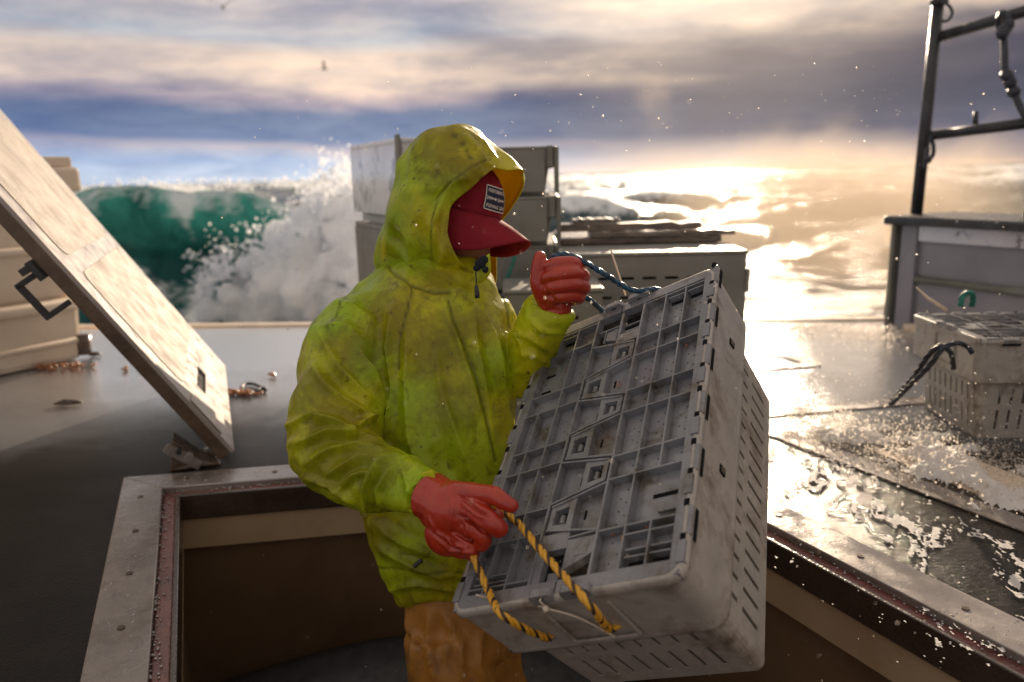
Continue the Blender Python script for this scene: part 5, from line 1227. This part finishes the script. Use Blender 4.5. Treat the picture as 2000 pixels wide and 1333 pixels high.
for k, (xa, xb, yy, zz, hh) in enumerate(((1150, 1428, 3.2, .5875, .022), (1092, 1366, 3.23, .612, .030), (1120, 1212, 3.25, .6445, .016))):
    a, b = P(xa, 460, 3.25), P(xb, 470, 3.25); mb = MB(); r = np.random.default_rng(k)
    n = 14; top = []; 
    rings = []
    for i in range(n + 1):
        x = a[0] + (b[0] - a[0]) * i / n; w1, w2 = r.normal() * .003, r.normal() * .002
        rings.append([(x, yy + w2, zz), (x, yy + .13, zz), (x, yy + .13 + w2, zz + hh + w1), (x, yy + .004, zz + hh + w1)])
    mb.loft(rings); o = mb.build('plank', M['plank'], bevel=.003, recalc=True); tag(o, pl[k], 'plank', 'planks piled behind the crate')
    if k == 0:
        pass

# ------------------------------------------------------------------ bulwark box and pipe gantry at right
a = G(1722, 640); b = P(2000, 437, 3.4); d_ = np.array([b[0] - a[0], b[1] - a[1]]); d_ /= np.linalg.norm(d_); an = math.atan2(d_[1], d_[0])
Mb = Matrix.Translation(Vector((a[0], a[1], 0))) @ Matrix.Rotation(an, 4, 'Z')
bw = empty('deck_locker', M=Mb); tag(bw, 'grey-white deck locker with black top rail under the pipe gantry', 'deck locker')
mb = MB(); mb.box(.0, 2.2, .06, .5, .003, .55); mb.build('locker_body', M['panel_grey'], bw, bevel=.008)
mb = MB(); mb.box(-.03, 2.25, -.02, .53, .5505, .595); mb.build('top_rail', M['rail_black'], bw, bevel=.012)
mb = MB(); mb.box(-.0, .022, .012, .0595, .003, .55); mb.build('frame_post', M['rail_grey'], bw, bevel=.004)
mb = MB(); mb.box(.05, .14, .03, .0595, .003, .549); mb.build('frame_post', M['panel_grey'], bw, bevel=.004)
mb = MB(); mb.box(.1405, 2.2, .04, .0595, .47, .548); mb.build('upper_board', M['white_side'], bw, bevel=.004)
mb = MB(); mb.tube([(.142, .05, .275), (2.2, .05, .275)], .020, 10); mb.build('mid_rail', M['rail_grey'], bw, smooth=True)
mb = MB(); mb.box(.1405, 2.2, -.02, .0595, .003, .045); mb.build('foot_ledge', M['bin_white'], bw, bevel=.008)
gt = empty('pipe_gantry', P(1790, 415, 4.12)); tag(gt, 'dark steel pipe gantry standing on the black rail against the sky', 'gantry')
gt.location.z = .5955
bpy.context.view_layer.update()
p_b = Vector(gt.location); p_t = Vector(P(1836, -30, 4.0))
mb = MB(); mb.tube([p_b, p_t], .030, 14); mb.build('upright', M['steel'], gt, smooth=True, world=True)
mb = MB(); mb.tube(PP([(1836, 72, 4.02), (2060, 5, 3.5)]), .028, 14); mb.build('crossbar', M['steel'], gt, smooth=True, world=True)
mb = MB(); mb.tube(PP([(1812, 266, 4.07), (2060, 234, 3.5)]), .026, 14); mb.build('crossbar', M['steel'], gt, smooth=True, world=True)
qe = P(2060, 5, 3.5)
mb = MB(); mb.tube([(qe[0], qe[1], .598), (qe[0], qe[1], qe[2] + .15)], .030, 14); mb.build('upright', M['steel'], gt, smooth=True, world=True)
mb = MB(); mb.tube(PP([(1905, 245, 3.87), (1906, 219, 3.87)]), .013, 10); mb.build('peg', M['steel'], gt, smooth=True, world=True)
mb = MB(); mb.ball(P(1834, 4, 4.0), .045, n=2, sx=(1.1, 1, .5)); mb.build('cap', M['steel'], gt, smooth=True, world=True)
def knot_rope(pts, r, label, d):
    mb = MB(); mb.tube(smooth_path(PP([(x, y, d) for x, y in pts]), .01), r, 8)
    return mb
mb = knot_rope([(1838, 5), (1852, 10), (1860, 25), (1852, 40), (1840, 42)], .008, '', 3.95)
tag(mb.build('cord_loop', M['black_rope'], smooth=True), 'thin dark cord looped at the top of the gantry upright', 'cord')
mb = knot_rope([(1815, 268), (1822, 280), (1823, 300), (1815, 312), (1808, 305), (1812, 290), (1808, 320), (1806, 328)], .011, '', 4.0); mb.ball(P(1812, 312, 3.98), .022, n=2)
tag(mb.build('cord_loop', M['black_rope'], smooth=True), 'knotted dark cord hanging where the lower crossbar meets the upright', 'cord')
mb = MB()
mb.tube(smooth_path(PP([(1960, 68, 3.62), (1962, 100, 3.6), (1963, 135, 3.6), (1972, 155, 3.6), (1982, 185, 3.6), (1998, 220, 3.58), (2030, 270, 3.55)]), .01), .016, 8)
mb.tube(smooth_path(PP([(1953, 62, 3.68), (1950, 40, 3.66), (1958, 25, 3.62), (1970, 35, 3.6), (1972, 55, 3.6), (1960, 70, 3.6), (1950, 66, 3.6)]), .01), .014, 8)
for q in ((1960, 60, 3.6), (1968, 50, 3.6), (1966, 148, 3.6), (1973, 162, 3.6), (1980, 180, 3.6), (1958, 66, 3.6)): mb.ball(P(*q), .030, n=2)
mb.tube(smooth_path(PP([(1966, 150, 3.6), (1974, 145, 3.58), (1976, 158, 3.58), (1968, 165, 3.6)]), .01), .012, 8)
tag(mb.build('knotted_rope', M['black_rope'], smooth=True), 'thick dark rope with two knots hanging from the upper crossbar of the gantry', 'rope')

# ------------------------------------------------------------------ crate on the wet deck at right
cbp, clp = G(1893, 868), G(1829, 828)
rt = stand_tote('grey lidded crate standing in splashing water on the deck below the locker', None, cbp, math.atan2(clp[1] - cbp[1], clp[0] - cbp[0]), .003, 2, sm=M['grey_side_lit'])
bpy.context.view_layer.update()
mb = MB()
mb.rope(PP([(1900, 690, 2.30), (1880, 672, 2.30), (1845, 678, 2.29), (1815, 715, 2.32), (1775, 755, 2.42), (1740, 790, 2.60)]), .0085, 60, (0, 0, 0), res=.008)
mb.rope(PP([(1862, 720, 2.36), (1856, 690, 2.30), (1838, 676, 2.30), (1815, 692, 2.33), (1785, 735, 2.42), (1738, 788, 2.61)]), .0085, 60, (0, 0, 0), res=.008)
tag(mb.build('rope_handle', M['black_rope'], rt, smooth=True, world=True), 'navy black rope handle streaming with water')
mb = MB(); mb.rope(PP([(1876, 598, 2.5), (1880, 580, 2.5), (1892, 572, 2.5), (1900, 580, 2.52), (1898, 598, 2.54)]), .010, 70, (0, 0, 0), res=.006)
tag(mb.build('rope_handle', M['green_rope'], rt, smooth=True, world=True), 'small green rope loop on the lid')
mb = MB(); mb.tube(PP([(1790, 562, 2.40), (1812, 582, 2.42), (1848, 606, 2.44)]), [.002, .0045, .005], 6); mb.build('cable_tie', M['tie'], rt, smooth=True, world=True)

# ------------------------------------------------------------------ small things lying on the deck
def clump(cx, cy, w, n, label, cat='debris', m='seaweed', name='shell_debris', s=.02, g='bits of orange debris on the wet deck'):
    r = np.random.default_rng(int(cx)); mb = MB(); c = G(cx, cy)
    for k in range(n):
        q = c + np.array([r.normal() * w, r.normal() * w * .5, 0]); a = r.uniform(0, 6.28); l = s * r.uniform(.6, 1.8)
        p0 = Vector((q[0], q[1], s * .35)); p1 = p0 + Vector((math.cos(a) * l * .5, math.sin(a) * l * .5, r.uniform(.1, .9) * s)); p2 = p1 + Vector((math.cos(a + 1) * l * .5, math.sin(a + 1) * l * .5, -r.uniform(.0, .5) * s))
        mb.tube([p0, p1, p2], [s * .28, s * .38, s * .12], 6)
    return tag(mb.build(name, M[m], smooth=True), label, cat, g)
clump(12, 722, .04, 26, 'orange shelly clump at the far left under the cream bin')
clump(85, 722, .045, 24, 'orange shelly clump on the deck, second from the left under the cream bin')
clump(143, 719, .035, 18, 'orange shelly clump on the deck just below the cream bin corner')
clump(268, 720, .035, 18, 'orange shelly clump alone on the bright wet deck right of the cream bin')
clump(465, 772, .04, 30, 'orange shelly clump beside the foot of the slanted hatch cover')
clump(535, 737, .008, 3, 'tiny orange crumb on the wet deck left of the jacket elbow')
clump(575, 842, .015, 7, 'small dark crumb on the deck beside the jacket elbow', m='brown_edge')
for x, y, l in ((132, 793, 'dark brown leaf-shaped scrap on the deck in front of the cream bin'), (185, 697, 'thin brown scrap on the deck by the cream bin corner')):
    c = G(x, y); mb = MB(); k = .055 if x == 132 else .03
    mb.tube([(c[0] - k, c[1], .008), (c[0] - k * .4, c[1] + .01, .012), (c[0] + k * .4, c[1], .014), (c[0] + k, c[1] + .015, .008)], [.003, .014, .012, .003], 8, flat=.5)
    tag(mb.build('scrap', M['brown_edge'], smooth=True), l, 'debris')
mb = MB(); mb.tube(smooth_path([G(x, y, .010) for x, y in ((518, 762), (500, 752), (482, 750), (472, 757), (480, 765), (498, 764), (512, 758))], .01), .007, 8); mb.ball(G(516, 761, .012), .013, n=2)
tag(mb.build('cord_loop', M['black_rope'], smooth=True), 'small closed loop of dark cord lying on the wet deck', 'cord')

# ------------------------------------------------------------------ birds
def bird(x, y, d, span, dip, label, yaw):
    c = Vector(P(x, y, d)); mb = MB(); R_ = Matrix.Rotation(yaw, 3, 'Z')
    body = [(-.22, 0, 0), (-.12, 0, .01), (0, 0, .015), (.12, 0, .02), (.19, 0, .03), (.25, 0, .02)]
    mb.tube([c + R_ @ (Vector(p) * span) for p in body], [r * span for r in (.015, .05, .075, .065, .035, .008)], 10)
    for s in (-1, 1):
        st = [(.07, 0, .02), (.10, .18, dip * .6), (.04, .36, dip), (-.10, .56, dip * .7)]; ch = [.15, .14, .10, .02]
        lead = [c + R_ @ (Vector((p[0], s * p[1], p[2])) * span) for p in st]; tr = [c + R_ @ (Vector((p[0] - k, s * p[1], p[2] - .01)) * span) for p, k in zip(st, ch)]
        for i in range(3):
            up = Vector((0, 0, .012 * span)); mb.hexa([lead[i], lead[i + 1], tr[i + 1], tr[i]], [lead[i] + up, lead[i + 1] + up * .6, tr[i + 1] + up * .2, tr[i] + up * .3])
    return tag(mb.build('bird', M['bird'], smooth=False, recalc=True), label, 'bird', 'seabirds in the air')
bird(436, 15, 38, 1.25, .30, 'brown seabird with raised wings highest in the sky at left', 1.7)
bird(633, 136, 50, .9, .55, 'small brown seabird below the other one against cream cloud', .2)
bird(1117, 365, 34, .95, .05, 'dark seabird skimming low over the bright sea beside the grey crates', 1.5)

# ------------------------------------------------------------------ water running over the deck, drops in the air
def foam_sheet(name, x0, x1, y0, y1, scale, thr, h, seed, inside, label, nx=260, ny=200, sx=1.0, lace=False):
    xs = np.linspace(x0, x1, nx); ysl = np.linspace(y0, y1, ny); X, Y = np.meshgrid(xs, ysl, indexing='ij')
    nz = fbm(np.stack([X * scale * sx, Y * scale, np.zeros_like(X)], -1), 6, seed, .6); w = inside(X, Y)
    if lace: nz = 1 - np.abs(2 * fbm(np.stack([X * scale * sx + 2 * nz, Y * scale + 2 * nz, np.zeros_like(X) + 4], -1), 5, seed + 4, .65) - 1) * 9 + .3 * (fbm(np.stack([X * 3, Y * 3, 0 * X], -1), 3, seed + 6) - .5); w = np.minimum(w, 0) + .0
    v = nz + w; Z = .004 + h * np.clip((v - thr) * 5, 0, 1) * (.4 + 1.2 * fbm(np.stack([X * scale * 4, Y * scale * 4, X * 0 + 3], -1), 3, seed + 9))
    keep = v > thr; idx = -np.ones_like(X, int); V = []; Fc = []
    for i in range(nx - 1):
        for j in range(ny - 1):
            if keep[i, j] and keep[i + 1, j] and keep[i + 1, j + 1] and keep[i, j + 1]:
                q = []
                for a_, b_ in ((i, j), (i + 1, j), (i + 1, j + 1), (i, j + 1)):
                    if idx[a_, b_] < 0: idx[a_, b_] = len(V); V.append((X[a_, b_], Y[a_, b_], Z[a_, b_]))
                    q.append(int(idx[a_, b_]))
                Fc.append(tuple(q))
    mb = MB(); mb.add(V, Fc); o = mb.build(name, M['deck_foam'], smooth=True); return tag(o, label, 'foam', kind='stuff')
def in_poly_dist(poly):
    pg = [G(*q)[:2] for q in poly]
    def f(X, Y):
        best = np.full(X.shape, 1e9); ins_ = np.zeros(X.shape, bool); n = len(pg)
        for i in range(n):
            a, b = pg[i], pg[(i + 1) % n]; e = b - a; t = np.clip(((X - a[0]) * e[0] + (Y - a[1]) * e[1]) / (e @ e), 0, 1)
            best = np.minimum(best, np.hypot(X - a[0] - t * e[0], Y - a[1] - t * e[1]))
            c = ((a[1] > Y) != (b[1] > Y)) & (X < (b[0] - a[0]) * (Y - a[1]) / (b[1] - a[1] + 1e-12) + a[0]); ins_ ^= c
        return np.where(ins_, np.minimum(best * 1.6, .22), -np.minimum(best * 3, .5))
    return f
POLY1 = [(1600, 850), (1730, 835), (1850, 850), (1990, 905), (2080, 1010), (1900, 985), (1700, 905)]
foam_sheet('water_foam', .8, 2.2, 1.5, 2.9, 9, .52, .035, 3, in_poly_dist(POLY1), 'churning foam round the foot of the crate on the right deck')
POLY2 = [(1540, 900), (1700, 950), (2050, 1110), (2050, 1300), (1880, 1190), (1700, 1080)]
foam_sheet('water_foam', .55, 1.7, 1.0, 2.5, 6, .36, .002, 8, in_poly_dist(POLY2), 'thin lacy foam running over the dark deck beside the hatch', nx=420, ny=420, sx=1.6, lace=True)
r = np.random.default_rng(4); mb = MB()
for k in range(6500):
    x, y = r.uniform(1530, 2010), 0; t = (x - 1530) / 480; y = 838 + t * 105 + r.normal() * 30
    c = G(x, y); h = abs(r.normal()) ** 1.8 * .028
    mb.ball((c[0], c[1], .006 + h), r.choice([.0009, .0015, .0024, .0040], p=[.45, .33, .17, .05]), n=1, sx=(1, 1, r.uniform(.8, 1.6)))
for k in range(1100):
    x = r.uniform(1470, 1795); c = G(x, 632 + abs(r.normal()) * 16 + (x - 1470) * .05); mb.ball((c[0], c[1], .006 + abs(r.normal()) * .02), r.uniform(.002, .006), n=1)
tag(mb.build('splash_drops', M['drop'], smooth=True), 'countless bright drops splashing up from the flooded right side of the deck', 'splash', kind='stuff')
mb = MB()
for k in range(900):
    d = r.uniform(.75, 2.4); x = r.normal() * 420 + 1350; y = r.uniform(120, 1330)
    mb.ball(P(x, y, d), d * r.choice([.0004, .0007, .0011, .0016], p=[.5, .33, .13, .04]), n=1)
tag(mb.build('spray_drops', M['drop'], smooth=True), 'fine drops of sea spray hanging in the air around the person and crate', 'spray', kind='stuff')
for (x, y, d) in (): pass

# ------------------------------------------------------------------ blowing spray mist, sunlit, off the breaking water
def mist(name, c, size, dens, label, seed, col=(1, .86, .70), ns=.9):
    m = bpy.data.materials.new(name); m.use_nodes = True; nt = m.node_tree; L = nt.links; nt.nodes.clear()
    out = nn(nt, 'ShaderNodeOutputMaterial'); v = nn(nt, 'ShaderNodeVolumePrincipled'); L.new(v.outputs[0], out.inputs['Volume'])
    v.inputs['Color'].default_value = (*col, 1); v.inputs['Anisotropy'].default_value = .15
    tc = nn(nt, 'ShaderNodeTexCoord'); ln = nn(nt, 'ShaderNodeVectorMath', operation='LENGTH'); L.new(tc.outputs['Object'], ln.inputs[0])
    fall = mth(nt, 'SUBTRACT', 1.0, ln.outputs['Value'], True)
    mp = nn(nt, 'ShaderNodeMapping'); mp.inputs['Scale'].default_value = size; L.new(tc.outputs['Object'], mp.inputs[0])
    n = nn(nt, 'ShaderNodeTexNoise'); n.noise_dimensions = '4D'; n.inputs['W'].default_value = seed; n.inputs['Scale'].default_value = ns; n.inputs['Detail'].default_value = 5; n.inputs['Roughness'].default_value = .6; n.inputs['Distortion'].default_value = .6
    L.new(mp.outputs[0], n.inputs['Vector'])
    d = mth(nt, 'MULTIPLY', mth(nt, 'MULTIPLY', mth(nt, 'SUBTRACT', mth(nt, 'ADD', n.outputs[0], mth(nt, 'MULTIPLY', fall, .5)), .60, False), 6.0), mth(nt, 'MULTIPLY', fall, 1.6, True))
    L.new(mth(nt, 'MULTIPLY', mth(nt, 'MAXIMUM', d, 0.0), dens), v.inputs['Density'])
    mb = MB(); mb.ball((0, 0, 0), 1.0, n=3); o = mb.build(name, m); o.location = c; o.scale = size
    return tag(o, label, 'mist', kind='stuff')
mist('spray_mist', P(1640, 420, 9.0), (3.0, 2.4, 1.45), .55, 'pale sunlit mist blown off the sea beyond the right side of the deck', 3.1, ns=1.2)
mist('spray_mist', P(1275, 190, 11), (.50, .6, .8), .14, 'thin plume of mist rising into the dark cloud right of the hood', 7.7, ns=2.6)
mist('spray_mist', P(1290, 325, 12), (2.0, 1.0, .5), .10, 'low bank of warm mist on the horizon beside the shallow grey crates', 22.4, ns=1.5)
SC.cycles.volume_bounces = 2
SC.cycles.volume_step_rate = 4.0; SC.cycles.volume_max_steps = 64

tag(WB.build('water_beads', M['water_bead'], smooth=True), 'small beads of water standing on the hatch frame', 'water beads', kind='stuff')

r = np.random.default_rng(77); mb = MB(); dgp = bpy.context.evaluated_depsgraph_get()
cand = []
for ch in held.children:
    if ch.type == 'MESH' and ch.name.split('.')[0] in ('lid_flap', 'rim', 'handle_lug', 'body'):
        me_ = ch.data; mw = ch.matrix_world
        for p in me_.polygons:
            if p.area > 2e-6: cand.append((mw @ p.center, (mw.to_3x3() @ p.normal).normalized(), p.area, [mw @ me_.vertices[v].co for v in p.vertices]))
wts = np.array([c[2] ** .5 for c in cand]); wts /= wts.sum()
for k in r.choice(len(cand), 1500, p=wts):
    c = cand[k]; vs = c[3]; w3 = r.dirichlet(np.ones(len(vs))); q = Vector((0, 0, 0))
    for w_, v_ in zip(w3, vs): q += v_ * float(w_)
    n_ = c[1]
    if n_.dot(Vector(CP) - q) < 0: n_ = -n_
    mb.ball(q + n_ * .0008, r.choice([.0006, .0010, .0016], p=[.6, .3, .1]), n=1)
o_b = mb.build('water_beads', M['drop'], held, smooth=True, world=True); o_b['kind'] = 'stuff'

r = np.random.default_rng(9)
for k in range(9):
    u, v = r.uniform(.1, .9), r.uniform(.08, .9); mb = MB(); l = r.uniform(.010, .022); a = r.uniform(0, 6.28)
    pts = [(u * TW + math.cos(a) * l * t + r.normal() * .001, v * TL + math.sin(a) * l * t + r.normal() * .001, -.0155 + .004 * t * (1 - t) * 4) for t in np.linspace(0, 1, 5)]
    mb.tube(pts, [.0006, .0016, .0014, .0011, .0005], 6, flat=.6)
    mb.tube([pts[2], (pts[2][0] + l * .4, pts[2][1] - l * .3, -.014)], [.0009, .0004], 5)
    mb.build('weed_scrap', M['seaweed'] if k % 3 else M['yellow_rope'], held, smooth=True)
